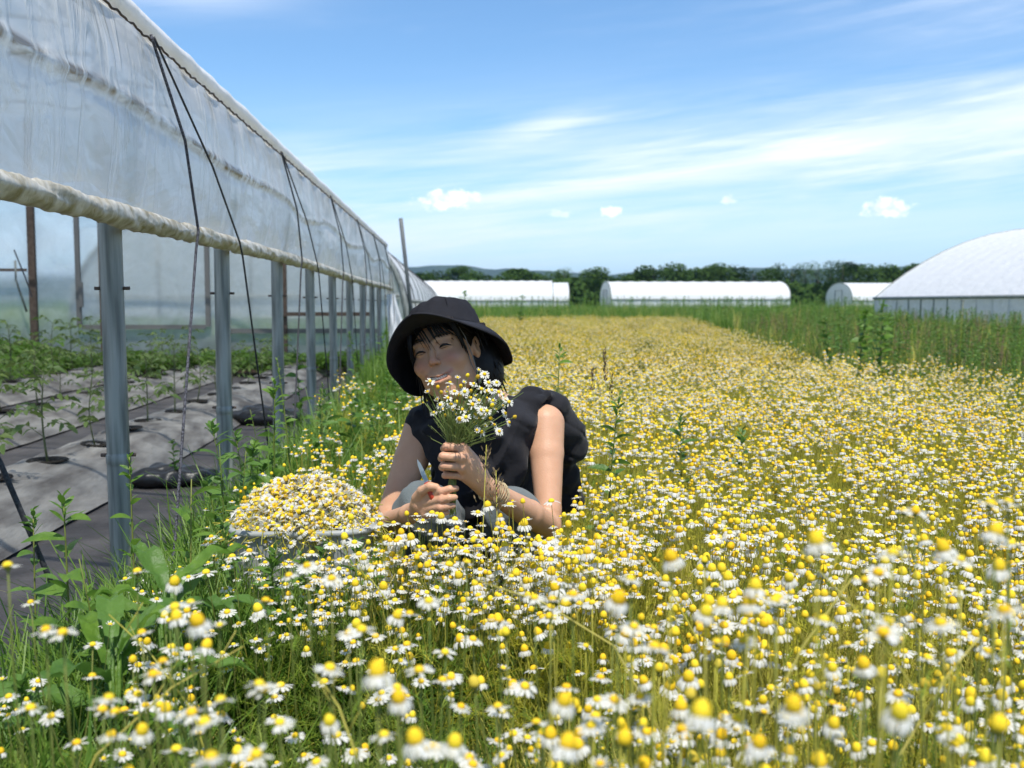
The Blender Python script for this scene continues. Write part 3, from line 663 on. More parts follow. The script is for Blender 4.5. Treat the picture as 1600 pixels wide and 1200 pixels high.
# trees along the far edge of the field
mleaf = material('tree_leaf', (.030, .064, .016), .9, rand=(.062, .108, .024), island=1, transl=.25, spec=.05)
mbark = material('bark', (.09, .075, .06), .9)
def tree_meshes(seed, w, h, n=2600):
    r = random.Random(seed); lob = []
    for i in range(11):
        a = r.uniform(0, 6.28); q = r.random() ** .5; z = r.uniform(.25, .86); s_ = (.30 - .14 * abs(z - .5) * 2) * r.uniform(.8, 1.25)
        lob.append((Vector((math.cos(a) * q * w * .36 * (1.25 - z), math.sin(a) * q * w * .36 * (1.25 - z), z * h)), s_ * w, s_ * h * .62))
    g = MB()
    for i in range(n):
        c, a_, b_ = lob[r.randrange(11)]; v = Vector((r.gauss(0, 1), r.gauss(0, 1), r.gauss(0, 1))).normalized() * (r.random() ** .28) * r.uniform(.85, 1.1)
        p = c + Vector((v.x * a_, v.y * a_, v.z * b_)); p.z = max(p.z, .04 * h)
        s_ = w * .030 * r.uniform(.5, 1.3); u = Vector((r.uniform(-1, 1), r.uniform(-1, 1), r.uniform(-1, 1))).normalized(); v2 = u.orthogonal().normalized()
        g.add([p + u * s_, p + v2 * s_ * .7, p - u * s_, p - v2 * s_ * .7], [(0, 1, 2, 3)])
    crown = g.mesh('crown', mleaf, False)
    g = MB(); g.tube([(0, 0, 0), (.02 * w, 0, h * .3), (0, .02 * w, h * .75)], [w * .035, w * .026, w * .008], 7)
    for i in range(7):
        c = lob[i][0]; g.tube([(0, 0, h * r.uniform(.18, .45)), c * .6 + Vector((0, 0, h * .15)), c], [w * .014, w * .009, w * .003], 5)
    return crown, g.mesh('trunk', mbark)
TR = [tree_meshes(40 + i, 6, 8) for i in range(4)] + [tree_meshes(60 + i, 3.6, 9, 1700) for i in range(2)]
rt = random.Random(5)
def tree(px, ytop, d, kind, wpx, label):
    x = (px - 705) / 1600 * d; h = EYE + (475 - ytop) / 1600 * d; bw, bh = (6, 8) if kind < 4 else (3.6, 9); w = wpx / 1600 * d
    root = empty('tree', (x, d, 0), rt.uniform(0, 6)); tag(root, label, 'tree', 'trees along the far edge of the field')
    for nm, me in zip(('crown', 'trunk'), TR[kind]): link(nm, me, root, scale=(w / bw, w / bw, h / bh))
tl = [(668, 425, 45, 0), (690, 419, 40, 1), (712, 413, 42, 2), (735, 423, 38, 3), (757, 428, 44, 0), (782, 422, 46, 1), (812, 418, 50, 2), (835, 426, 38, 3), (853, 421, 44, 1), (878, 418, 34, 0), (905, 432, 34, 2), (927, 416, 46, 3), (948, 424, 38, 1), (975, 428, 44, 0), (1000, 426, 38, 2), (1022, 413, 44, 3), (1050, 409, 46, 0), (1080, 412, 44, 1), (1106, 411, 40, 2), (1130, 409, 44, 3), (1158, 412, 42, 0), (1180, 413, 34, 5), (1202, 411, 38, 1), (1222, 408, 26, 4), (1244, 405, 30, 5), (1266, 407, 32, 4), (1286, 399, 34, 5), (1305, 404, 28, 4), (1325, 396, 34, 5), (1345, 404, 36, 2), (1368, 410, 42, 3), (1392, 410, 44, 0), (1418, 411, 40, 1), (1445, 408, 48, 2), (1480, 406, 50, 3), (1520, 404, 50, 0), (1565, 402, 52, 1), (1610, 402, 54, 2), (1660, 404, 54, 3), (560, 424, 50, 2), (610, 420, 50, 1), (640, 428, 44, 0)]
TI = {}; tl.sort()
ONES = 'first second third fourth fifth sixth seventh eighth ninth tenth eleventh twelfth thirteenth fourteenth fifteenth sixteenth seventeenth eighteenth nineteenth twentieth'.split()
def ordinal(n):
    n += 1
    if n <= 20: return ONES[n - 1]
    t_ = ('twent', 'thirt', 'fort', 'fift', 'sixt')[n // 10 - 2]
    return t_ + 'ieth' if n % 10 == 0 else t_ + 'y-' + ONES[n % 10 - 1]
for i, (px, yt, w, k) in enumerate(tl):
    where = ('from the left behind the polytunnel nearest the person' if px < 895 else 'from the left in the gap between the two long tunnels' if px < 960 else 'from the left behind the lone white polytunnel' if px < 1250 else 'from the left in the gap beside the lone tunnel' if px < 1300 else 'from the left behind the low white polytunnel' if px < 1430 else 'from the left behind the big tunnel')
    tree(px, yt - 4, rt.uniform(150, 190), k, w * (2.0 if k < 4 else 1.6), ('tall narrow ' if k >= 4 else 'round dark ' if k in (0, 2) else 'spreading green ') + 'tree, ' + ordinal(TI.setdefault(where, []).__len__()) + ' ' + where); TI[where].append(1)
# lower dark understorey that reads as one mass
bush = []
for i in range(5):
    r = random.Random(90 + i); g = MB()
    for q in range(700):
        v = Vector((r.gauss(0, 1), r.gauss(0, 1), abs(r.gauss(0, 1)))).normalized() * r.random() ** .35; p = Vector((v.x * 3, v.y * 2.4, v.z * 3)); u = Vector((r.uniform(-1, 1), r.uniform(-1, 1), r.uniform(-1, 1))).normalized(); w_ = u.orthogonal() * .7; s_ = .26
        g.add([p + u * s_, p + w_ * s_, p - u * s_, p - w_ * s_], [(0, 1, 2, 3)])
    bush.append(g.mesh('scrub_kind', mleaf, False))
pts = []
for i in range(800):
    d = rt.uniform(140, 190); x = rt.uniform(-.16, .72) * d; pts.append((x, d, 0, 0, 0, rt.uniform(0, 6), rt.uniform(.8, 1.5), rt.randrange(5)))
scatter('woodland_scrub', bush, pts, 'dark scrub filling in beneath the far trees', 'scrub')

# ================================================================== FIELD
r = random.Random(11)
G1 = [grassclump(200 + i, .30, 26, M['grass'], .07, .0026, .8) for i in range(4)]
G2 = [grassclump(220 + i, .30, 26, M['straw'], .08, .0018, 1.2) for i in range(3)]
GT = [grassclump(240 + i, .75, 22, M['grass'], .16, .006, .5) for i in range(4)] + [grassclump(250 + i, .8, 18, M['straw'], .16, .005, .4) for i in range(2)]
NG = [chamomile(300 + i, .46, 7, False, ['flat', 'flat', 'flat', 'droop', 'bud', 'flat'], .09, 54) for i in range(6)]
ND = [chamomile(320 + i, .46, 11, True, ['flat', 'droop', 'droop', 'cone', 'droop', 'cone', 'flat'], .09, 50) for i in range(7)]
NF = [chamomile(340 + i, .40, 0, False, ['flat'], .08, 80, heads=False) for i in range(4)] + [chamomile(350 + i, .40, 0, True, ['flat'], .08, 70, heads=False) for i in range(3)]
FARC = [chamomile(360 + i, .46, 84, i % 2 == 0, ['flat', 'droop', 'cone', 'cone'], .24, 40, lo=True) for i in range(6)]
def left_green(x, y):             # 1 where the stand is green and thin, 0 where it is ripe and yellow
    return max(0, min(1, (.12 + .10 * y - x) / .5)) * max(0, min(1, (3.2 - y) / 1.0))
# plants with flowers, 1.25 m to 8 m
pts = []; n = 0
def xl(y): return XS + .16 + (.0 if y < 2.6 else min(.55, (y - 2.6) * .55)) + .03 * max(0, y - 4)    # left limit of the flowers, leaving the path beside the board
y = 1.22
while y < 8.5:
    st = .078 + .006 * y; x = max(XS + .12, -.52 * y - .15)
    while x < min(edge_x(y) + .9, .66 * y + .3):
        xx = x + r.uniform(-.5, .5) * st; yy = y + r.uniform(-.5, .5) * st
        x += st
        if near_person(xx, yy) or near_tub(xx, yy): continue
        if xx < xl(yy) and r.random() < (.93 if yy > 2.7 else .5): continue
        if xx > edge_x(yy) and r.random() < .5: continue
        gr = left_green(xx, yy)
        front = -.34 < xx < .36 and 1.55 < yy < 2.2
        if not front and gr > .15 and (r.random() < .35 * gr or (yy < 2.4 and mnoise.noise(Vector((xx * 5, yy * 5, 8))) < .12 * gr)): continue
        if not front and yy < 1.9 and r.random() < .15: continue
        sc = r.uniform(.82, 1.10) * (1.10 if yy < 1.9 else 1)
        if -.45 < xx < .45 and 1.35 < yy < 2.3: sc *= 1.0
        if xx < -.45 and yy < 2.4: sc *= .84
        k = r.randrange(6) if r.random() < max(gr, .10) else 6 + r.randrange(7)
        pts.append((xx, yy, 0, *rot_any(r, .2), sc * (1.12 if r.random() < .06 else 1), k))
        if -.52 < xx < .30 and 1.66 < yy < 2.14 and r.random() < .8: pts.append((xx + .03, yy + .03, 0, *rot_any(r, .14), sc * .96, r.randrange(13)))
    y += st
for i in range(60):
    xx = r.uniform(-.56, .30); yy = r.uniform(1.84, 2.09); pts.append((xx, yy, 0, *rot_any(r, .12), r.uniform(.86, 1.0), r.randrange(6)))
scatter('chamomile_stand', NG + ND, pts, 'dense stand of chamomile in flower around the person', 'chamomile plants'); n1_ = len(pts)
# further clumps 8 m to 36 m
pts = []; y = 8.2
while y < 37:
    st = .27 + .012 * (y - 8); x = -.30 + .05 * (y - 4)
    xr_ = min(edge_x(y), .62 * y + 1)
    while x < xr_:
        xx = x + r.uniform(-.5, .5) * st; yy = y + r.uniform(-.5, .5) * st; x += st
        pts.append((xx, yy, 0, *rot_any(r, .1), r.uniform(.85, 1.12), r.randrange(6)))
    y += st
scatter('chamomile_field', FARC, pts, 'far part of the chamomile field, white and gold up to the green strip', 'chamomile plants')
# foliage only, near the camera (the flowers there are single objects)
pts = []
y = .25
while y < 1.5:
    st = .066; x = -.55 * y - .25
    while x < .60 * y + .3:
        xx = x + r.uniform(-.5, .5) * st; yy = y + r.uniform(-.5, .5) * st; x += st
        if xx < XS + .1: continue
        gr = max(left_green(xx, yy), .35 if yy < 1 else 0)
        pts.append((xx, yy, 0, *rot_any(r, .2), r.uniform(.7, 1.0) * (.8 if yy < .7 else 1), r.randrange(4) if r.random() < gr + .08 else 4 + r.randrange(3)))
    y += st
scatter('chamomile_foliage', NF, pts, 'feathery green chamomile foliage under the nearest flowers', 'foliage')
# undergrowth grass: green near and to the left, straw to the right and far
pts = []
for i in range(15000):
    yy = .3 + 8.2 * r.random() ** 1.3; xx = r.uniform(max(XS + .09, -.55 * yy - .2), min(edge_x(yy) + .3, .66 * yy + .3))
    if near_tub(xx, yy) and r.random() < .9: continue
    gr = left_green(xx, yy); pathy = xx < xl(yy) + .1 and yy > 3
    green = r.random() < (.10 + .85 * gr if not pathy else (.8 if xx < XS + .35 else .25))
    sc = r.uniform(.5, 1.0) * (1.25 if green and pathy and xx < XS + .35 else .75 if pathy else 1) * (.55 if near_person(xx, yy) else 1)
    pts.append((xx, yy, 0, *rot_any(r, .3), sc, r.randrange(4) if green else 4 + r.randrange(3)))
for i in range(620):
    yy = r.uniform(.8, 2.6); pts.append((r.uniform(XS + .10, XS + .42), yy, 0, *rot_any(r, .35), r.uniform(.8, 1.35), r.randrange(4)))
for i in range(420):
    pts.append((r.uniform(-.6, -.1), r.uniform(1.8, 2.12), 0, *rot_any(r, .3), r.uniform(1.0, 1.4), r.randrange(4)))
for i in range(4200):              # path strip further away
    yy = r.uniform(2.7, 18); xx = r.uniform(XS + .12, xl(yy) + .2)
    green = r.random() < (.85 if xx < XS + .34 else .2)
    pts.append((xx, yy, 0, *rot_any(r, .5), r.uniform(.7, 1.2) * (1.2 if green else .7), r.randrange(4) if green else 4 + r.randrange(3)))
scatter('grass', G1 + G2, pts, 'grass and straw stems under and beside the chamomile', 'grass')
# tall weeds and grass: strip at the field end and thicket down the right side
WT = []
for i in range(5):
    gs, gl = weed_mesh(400 + i, .95, 30, .12, .013); WT.append(MBjoin(gs, gl, [M['stem'], M['leafpale'] if i % 2 else M['leaf']]))
for i in range(3):
    gs, gl = weed_mesh(410 + i, .9, 16, .05, .004, False); g = MB(); rr = random.Random(i)
    for q in range(60):
        z = .5 + .42 * rr.random(); a = rr.uniform(0, 6.28); lance_leaf(g, (0.0, 0, z), (math.cos(a), math.sin(a), 1.2), .05 * (1.2 - z) * 2, .004, 0, 0, rr, seg=2)
    gl.add(g.v, g.f, 1); WT.append(MBjoin(gs, gl, [M['stem_dry'], M['seed']]))
pts = []
for i in range(9000):
    yy = 4.4 + 45 * r.random() ** 1.5; e = edge_x(yy); xx = e + (abs(r.gauss(0, 1)) * .25 + r.random() * (2.4 + .22 * yy)) ; 
    if xx > .58 * yy + 1.5: continue
    sc = (r.uniform(.36, .74) + .34 * mnoise.noise(Vector((xx * .8, yy * .5, 4)))) * (.60 if xx < e + .9 else 1) * (1.0 if yy > 7 else .80)
    if sc < .2: continue
    q = r.random(); k = r.randrange(4) if q < .22 else 4 + r.randrange(2) if q < .34 else 6 + r.randrange(5) if q < .78 else 11 + r.randrange(3)
    pts.append((xx, yy, 0, *rot_any(r, .12), sc, k))
for i in range(5200):
    yy = r.uniform(26, 84); xx = r.uniform(-.05 * yy - 1 if yy > 30 else -.7, .45 * yy)
    if yy < 38 and -.2 < xx < edge_x(yy): continue
    pts.append((xx, yy, 0, *rot_any(r, .12), r.uniform(.55, 1.05) + (.006 * yy), r.randrange(4) if r.random() < .75 else 4 + r.randrange(6)))
for i in range(2200):
    yy = r.uniform(8, 34); xx = r.uniform(-.75, -.40 + .05 * (yy - 4)); pts.append((xx, yy, 0, *rot_any(r, .15), r.uniform(.45, .75), r.randrange(4)))
scatter('tall_weeds', GT + WT, pts, 'tall weeds and seeding grass along the field edges', 'weeds')

# ------------------------------------------------------------------ single chamomile flowers nearest the camera
HK = {}
rh = random.Random(3)
for kind in ('flat', 'droop', 'cone', 'bud'):
    for v in range(4):
        g = MB(); head_geo(g, Vector((0, 0, 0)), (0, 0, 1), kind, 1.0, rh, 0, 0, False, True, False)
        dm = g.mesh('disc', [M['disc_old'] if (kind == 'cone' and v == 3) else M['disc']]); pm_ = None
        if kind != 'cone':
            g = MB(); head_geo(g, Vector((0, 0, 0)), (0, 0, 1), kind, 1.0, rh, 0, 0, False, False, True); pm_ = g.mesh('petals', [M['petal']])
        g = MB(); g.lathe([(.001, -.004), (.003, -.001), (.0034, .0003)], 8); HK.setdefault(kind, []).append((dm, pm_, g.mesh('calyx', [M['stem']])))
SK = []
for v in range(6):
    g = MB(); bx_, by_ = rh.uniform(-.05, .05), rh.uniform(-.05, .05)
    pt = lambda u: Vector((bx_ * (1 - u) ** 2 * 1.4, by_ * (1 - u) ** 2 * 1.4, u))
    g.tube([pt(k / 8) for k in range(9)], [.0013 - .0004 * k / 8 for k in range(9)], 5)
    SK.append((g, pt))
def stem_mesh(v, h, dry, rr):
    """a stem of height h ending at the local origin, with a few feathery leaves and a side bud"""
    g = MB(); bx_, by_ = rr.uniform(-.20, .20), rr.uniform(-.20, .20); pt = lambda u: Vector((bx_ * (1 - u) ** 2, by_ * (1 - u) ** 2, -h * (1 - u)))
    g.tube([pt(k / 8) for k in range(9)], [.0011 - .0003 * k / 8 for k in range(9)], 5, 0)
    for q in range(4):
        a = rr.uniform(0, 6.28); feather(g, pt(rr.uniform(.3, .88)), (math.cos(a), math.sin(a), .7), rr.uniform(.025, .05), 1, rr, 4, .0006)
    return g.mesh('stem', [M['stem_dry'], M['feather_dry']] if dry else [M['stem'], M['feather']])
SM = {}
for dry in (0, 1):
    for hh in (.40, .48, .56, .64, .74): SM[(dry, hh)] = [stem_mesh(v, hh, dry, rh) for v in range(3)]
FLOW = []
def single_flower(p, kind, s_, dry, rr, label, grp, tilt=None):
    root = empty('chamomile_flower', (p.x, p.y, 0), 0); tag(root, label, 'flower', grp); FLOW.append((root, Vector(p), kind))
    hh = min((.40, .48, .56, .64, .74), key=lambda q: abs(q - p.z)); st = link('stem', rr.choice(SM[(dry, hh)]), root, (0, 0, p.z), (0, 0, rr.uniform(0, 6)), (1, 1, p.z / hh))
    d_, p_, c_ = rr.choice(HK[kind]); tl_ = tilt or (rr.uniform(-.32, .32), rr.uniform(-.30, .30), rr.uniform(0, 6))
    link('disc', d_, root, (0, 0, p.z), tl_, (s_,) * 3); link('calyx', c_, root, (0, 0, p.z), tl_, (s_,) * 3)
    if p_: link('petals', p_, root, (0, 0, p.z), tl_, (s_,) * 3)
KD = {'flat': 'chamomile flower with flat white petals and low yellow centre', 'droop': 'chamomile flower with drooping white petals and tall yellow cone', 'cone': 'chamomile head with bare yellow cone and no petals left', 'bud': 'small half open chamomile flower with short white petals'}
def zone(px, py):
    h_ = ('bottom left corner by the dock leaves' if px < 330 else 'lower left in front of the tub' if px < 600 else 'lower middle in front of the person' if px < 960 else 'lower right among the ripe plants' if px < 1300 else 'right edge of the near field')
    return ('blurred very close at the ' if py > 1050 else 'in the near row at the ') + h_
# flowers one can pick out: x, y (pixels of the photograph's width 1600), width in pixels, kind
named = [(1405, 1118, 62, 'droop'), (1277, 850, 36, 'droop'), (1022, 1012, 50, 'flat'), (1395, 865, 52, 'flat'), (1240, 1108, 44, 'droop'), (1300, 1100, 36, 'flat'), (1303, 1135, 30, 'droop'), (1180, 1170, 30, 'droop'), (1380, 990, 52, 'flat'), (1388, 972, 46, 'flat'), (1470, 975, 50, 'flat'), (1570, 955, 56, 'flat'), (1352, 908, 40, 'flat'), (1372, 896, 40, 'flat'), (1475, 860, 30, 'droop'), (1555, 835, 34, 'droop'), (1445, 845, 20, 'droop'), (1500, 875, 40, 'flat'), (1560, 890, 30, 'droop'), (1430, 800, 40, 'flat'), (1412, 800, 32, 'flat'), (1547, 788, 40, 'flat'), (1575, 785, 40, 'flat'), (1287, 970, 42, 'flat'), (1350, 1042, 30, 'droop'), (1480, 1140, 44, 'flat'), (1490, 1165, 44, 'flat'), (1560, 1140, 30, 'cone'), (1590, 1170, 36, 'flat'), (1120, 1005, 42, 'flat'), (1162, 1003, 44, 'flat'), (1050, 875, 30, 'droop'), (1102, 960, 30, 'droop'), (1128, 948, 30, 'droop'), (1170, 945, 30, 'droop'), (1180, 920, 30, 'droop'), (990, 980, 40, 'flat'), (938, 1060, 34, 'flat'), (960, 1095, 44, 'flat'), (1000, 1090, 42, 'flat'), (880, 1100, 36, 'droop'), (930, 1120, 40, 'flat'), (838, 1130, 40, 'flat'), (885, 1168, 40, 'droop'), (1010, 1145, 42, 'flat'), (1065, 1140, 44, 'flat'), (1095, 1120, 44, 'droop'), (1078, 1090, 20, 'cone'), (1185, 1165, 36, 'droop'), (975, 1160, 24, 'cone'), (720, 1105, 36, 'flat'), (778, 1105, 38, 'flat'), (705, 1060, 32, 'flat'), (515, 1045, 44, 'flat'), (590, 1055, 40, 'droop'), (620, 1075, 38, 'flat'), (624, 1095, 36, 'droop'), (655, 1048, 42, 'flat'), (515, 1130, 30, 'droop'), (600, 1150, 44, 'flat'), (650, 1160, 38, 'droop'), (680, 1170, 42, 'flat'), (710, 1165, 34, 'droop'), (405, 1070, 44, 'flat'), (412, 1078, 44, 'flat'), (437, 1130, 44, 'flat'), (495, 1192, 40, 'flat'), (170, 1092, 46, 'flat'), (180, 1115, 44, 'flat'), (160, 1110, 40, 'flat'), (222, 1145, 30, 'droop'), (215, 1086, 34, 'flat'), (240, 1055, 44, 'flat'), (300, 1115, 44, 'flat'), (320, 1130, 50, 'flat'), (345, 1095, 46, 'flat'), (330, 1185, 60, 'flat'), (400, 1180, 52, 'flat'), (48, 1108, 40, 'flat'), (80, 1120, 32, 'flat'), (120, 1162, 34, 'flat'), (60, 1065, 24, 'flat'), (98, 990, 40, 'flat'), (72, 985, 40, 'flat'), (145, 1008, 26, 'flat'), (222, 990, 34, 'flat'), (12, 885, 36, 'flat'), (48, 942, 26, 'flat'), (298, 943, 34, 'flat'), (257, 965, 18, 'droop'), (277, 968, 26, 'droop'), (255, 1035, 40, 'flat'), (310, 975, 30, 'droop'), (322, 1012, 24, 'droop'), (480, 885, 34, 'flat'), (452, 900, 30, 'flat'), (518, 905, 34, 'flat'), (415, 940, 34, 'flat'), (545, 990, 34, 'flat'), (565, 985, 40, 'flat'), (640, 960, 34, 'flat'), (670, 940, 36, 'flat'), (695, 1020, 34, 'flat'), (620, 965, 22, 'droop'), (730, 880, 30, 'flat'), (835, 935, 34, 'flat'), (863, 938, 36, 'flat'), (895, 930, 38, 'flat'), (965, 940, 32, 'droop'), (985, 905, 40, 'flat'), (915, 1010, 28, 'flat'), (885, 1075, 36, 'flat'), (1210, 940, 42, 'flat'), (1215, 935, 40, 'flat'), (1240, 1100, 24, 'droop'), (1450, 1030, 40, 'flat'), (1545, 1020, 40, 'flat'), (1580, 850, 36, 'flat')]
rs_ = random.Random(17); cnt = 0; placed = []
for (px, py, w, kind) in named:
    real = {'flat': .0212, 'droop': .0145, 'cone': .0090, 'bud': .013}[kind] * 1.0
    d = max(.52, min(1.7, real * 1600 / w)) * (1.0 if py > 1000 else .97)
    p = P(px, py, d)
    if p.z > .70: p = P(px, py, d * 1.0)
    if p.z < .22: p = P(px, py, (EYE - .30) / (EYE - p.z) * d)
    single_flower(p, kind, rs_.uniform(1.02, 1.2), int(px > 900 and rs_.random() < .6), rs_, KD[kind] + ' ' + zone(px, py), 'nearest chamomile flowers'); placed.append(p); cnt += 1
tries = 0
while cnt < 300 and tries < 9000:
    tries += 1
    px = rs_.uniform(-20, 1620); py = rs_.uniform(860, 1230)
    if px < 600 and rs_.random() < .30: continue
    z = rs_.gauss(.49, .05); d = (EYE - z) / max(.12, (py - 475) / 1600)
    if not (.60 < d < 1.35): continue
    p = P(px, py, d)
    if mnoise.noise(Vector((p.x * 7, p.y * 7, 3))) < (.12 if px < 850 else -.25): continue
    if p.x < XS + .12 or any((p - q).length < .016 for q in placed): continue
    rip = px > 800
    kind = rs_.choices(['flat', 'droop', 'cone', 'bud'], [.34, .38, .25, .03] if rip else [.68, .14, .08, .10])[0]
    single_flower(p, kind, rs_.uniform(1.0, 1.35), int(rip and rs_.random() < .7), rs_, KD[kind] + ' ' + zone(px, py), 'nearest chamomile flowers'); placed.append(p); cnt += 1
def px_of(p):
    v = Vector(p) - Vector((0, 0, EYE)); f = v.dot(Fv); return 800 + FPX * v.dot(Rv) / f, 600 - FPX * v.dot(Uv) / f
LK = {'flat': 'chamomile flower with flat white petals', 'droop': 'chamomile flower with drooping petals', 'cone': 'bare yellow chamomile cone', 'bud': 'small half open chamomile'}
bands = {}
for root, p, kind in FLOW:
    x_, y_ = px_of(p); bnd = min(7, max(0, int((1200 - y_) // 48))); bands.setdefault((bnd, kind), []).append((x_, root))
BN = ['in the bottom row', 'in the second row up', 'in the third row up', 'in the fourth row up', 'in the fifth row up', 'in the sixth row up', 'in the seventh row up', 'in the highest near row']
for (bnd, kind), lst in bands.items():
    for i, (x_, root) in enumerate(sorted(lst, key=lambda q: q[0])): root['label'] = '%s, %s from the left %s' % (LK[kind], ordinal(i), BN[bnd])
# smaller heads filling in low between them, past the three hundred
pts = []
HS = []
for i, kind in enumerate(['flat', 'flat', 'droop', 'cone', 'bud', 'droop']):
    g = MB(); rr = random.Random(500 + i); c = Vector((0, 0, 0)); g.tube([(rr.uniform(-.03, .03), rr.uniform(-.03, .03), -.36), (0, 0, -.15), (0, 0, 0)], [.001, .0009, .0008], 3, 0, False)
    head_geo(g, c, (rr.uniform(-.2, .2), rr.uniform(-.3, .1), 1), kind, 1, rr, 1, 2); HS.append(g.mesh('small_head_kind', [M['stem'], M['disc'], M['petal']]))
for i in range(1150):
    yy = r.uniform(.62, 1.34); xx = r.uniform(-.52 * yy - .05, .60 * yy)
    if xx < XS + .1: continue
    if mnoise.noise(Vector((xx * 7, yy * 7, 3))) < (.10 if xx < .12 else -.3): continue
    pts.append((xx, yy, r.uniform(.24, .46 if yy > .9 else .36), *rot_any(r, .3), r.uniform(.75, 1.2), r.randrange(6)))
scatter('small_chamomile_heads', HS, pts, 'smaller chamomile heads filling in below the nearest flowers', 'flowers')

# ================================================================== SIGNED-DISTANCE MODELLING (person, clothes, tub)
class Field:
    def __init__(s, lo, hi, h):
        s.lo = np.array(lo, float); s.h = h; s.n = np.ceil((np.array(hi) - s.lo) / h).astype(int) + 1; s.f = np.full(tuple(s.n), .06, np.float32)
    def sub(s, lo, hi):
        a = np.clip(np.floor((np.array(lo) - s.lo) / s.h).astype(int), 0, s.n); b = np.clip(np.ceil((np.array(hi) - s.lo) / s.h).astype(int) + 1, 0, s.n)
        sl_ = tuple(slice(a[i], b[i]) for i in range(3)); ax = [(s.lo[i] + s.h * np.arange(a[i], b[i])).astype(np.float32) for i in range(3)]
        return sl_, np.meshgrid(*ax, indexing='ij')
    def put(s, d, sl_, k, op='u'):
        f = s.f[sl_]
        if op == 'u':
            h_ = np.clip(.5 + .5 * (f - d) / k, 0, 1); s.f[sl_] = f * (1 - h_) + d * h_ - k * h_ * (1 - h_)
        elif op == 's':   # subtract
            h_ = np.clip(.5 - .5 * (f + d) / k, 0, 1); s.f[sl_] = f * (1 - h_) - d * h_ + k * h_ * (1 - h_)
    def cap(s, a, b, ra, rb, k=.012, op='u', m=.035, flat=None):
        """tapered limb from a to b; flat = (axis vector, factor) squashes it along that axis"""
        a = np.array(a, float); b = np.array(b, float); R_ = max(ra, rb) + m
        sl_, (X, Y, Z) = s.sub(np.minimum(a, b) - R_, np.maximum(a, b) + R_)
        if X.size == 0: return
        v = b - a; L2 = max(1e-12, float(v @ v)); px, py, pz = X - a[0], Y - a[1], Z - a[2]
        t = np.clip((px * v[0] + py * v[1] + pz * v[2]) / L2, 0, 1); qx, qy, qz = px - t * v[0], py - t * v[1], pz - t * v[2]
        if flat is not None:
            ax_, fa = flat; ax_ = np.array(ax_, float) / np.linalg.norm(ax_); dt = qx * ax_[0] + qy * ax_[1] + qz * ax_[2]; e = fa - 1
            qx, qy, qz = qx + ax_[0] * dt * e, qy + ax_[1] * dt * e, qz + ax_[2] * dt * e
        d = np.sqrt(qx * qx + qy * qy + qz * qz) - (ra + (rb - ra) * t)
        if flat is not None: d = d / max(1, flat[1] * .8)
        s.put(d, sl_, k, op)
    def ell(s, c, rad, M3=None, k=.012, op='u', m=.035, add=None):
        c = np.array(c, float); rad = np.array(rad, float); Rm = rad.max() + m
        sl_, (X, Y, Z) = s.sub(c - Rm, c + Rm)
        if X.size == 0: return
        X, Y, Z = X - c[0], Y - c[1], Z - c[2]
        if M3 is not None:
            A = np.array(M3)  # rows: local axes
            X, Y, Z = A[0, 0] * X + A[0, 1] * Y + A[0, 2] * Z, A[1, 0] * X + A[1, 1] * Y + A[1, 2] * Z, A[2, 0] * X + A[2, 1] * Y + A[2, 2] * Z
        k0 = np.sqrt((X / rad[0]) ** 2 + (Y / rad[1]) ** 2 + (Z / rad[2]) ** 2); k1 = np.sqrt((X / rad[0] ** 2) ** 2 + (Y / rad[1] ** 2) ** 2 + (Z / rad[2] ** 2) ** 2)
        d = k0 * (k0 - 1) / np.maximum(k1, 1e-6)
        s.put(d, sl_, k, op)
    def mesh(s, name, mats, smooth_passes=1):
        f = s.f; ins = f < 0; nx, ny, nz = f.shape
        c = ins[:-1, :-1, :-1].astype(np.int8)
        for (i, j, k) in ((1, 0, 0), (0, 1, 0), (0, 0, 1), (1, 1, 0), (1, 0, 1), (0, 1, 1), (1, 1, 1)): c = c + ins[i:nx - 1 + i, j:ny - 1 + j, k:nz - 1 + k]
        idx = np.argwhere((c > 0) & (c < 8)); vid = np.full(c.shape, -1, np.int32); vid[tuple(idx.T)] = np.arange(len(idx))
        pos = np.zeros((len(idx), 3)); cnt = np.zeros(len(idx)); cor = [(i, j, k) for i in (0, 1) for j in (0, 1) for k in (0, 1)]
        val = {q: f[idx[:, 0] + q[0], idx[:, 1] + q[1], idx[:, 2] + q[2]].astype(float) for q in cor}
        for q in cor:
            for ax in range(3):
                if q[ax]: continue
                w = list(q); w[ax] = 1; w = tuple(w); a, b = val[q], val[w]; m_ = (a < 0) != (b < 0); t = np.where(m_, a / np.where(m_, a - b, 1), 0)
                p = np.tile(np.array(q, float), (len(idx), 1)); p[:, ax] += t; pos[m_] += p[m_]; cnt += m_
        pos = idx + pos / cnt[:, None]; V = s.lo + pos * s.h; quads = []
        for ax in range(3):
            o = [0, 0, 0]; o[ax] = 1; A = ins[:nx - o[0], :ny - o[1], :nz - o[2]]; B = ins[o[0]:, o[1]:, o[2]:]
            e = np.argwhere(A != B); u, v = [(1, 2), (2, 0), (0, 1)][ax]
            e = e[(e[:, u] > 0) & (e[:, v] > 0) & (e[:, u] < f.shape[u] - 1) & (e[:, v] < f.shape[v] - 1)]
            sgn = A[tuple(e.T)]; du = np.zeros(3, int); du[u] = 1; dv = np.zeros(3, int); dv[v] = 1
            q = np.stack([vid[tuple((e - du - dv).T)], vid[tuple((e - dv).T)], vid[tuple(e.T)], vid[tuple((e - du).T)]], 1); q[~sgn] = q[~sgn][:, ::-1]; quads.append(q)
        Q = np.concatenate(quads); Q = Q[(Q >= 0).all(1)]
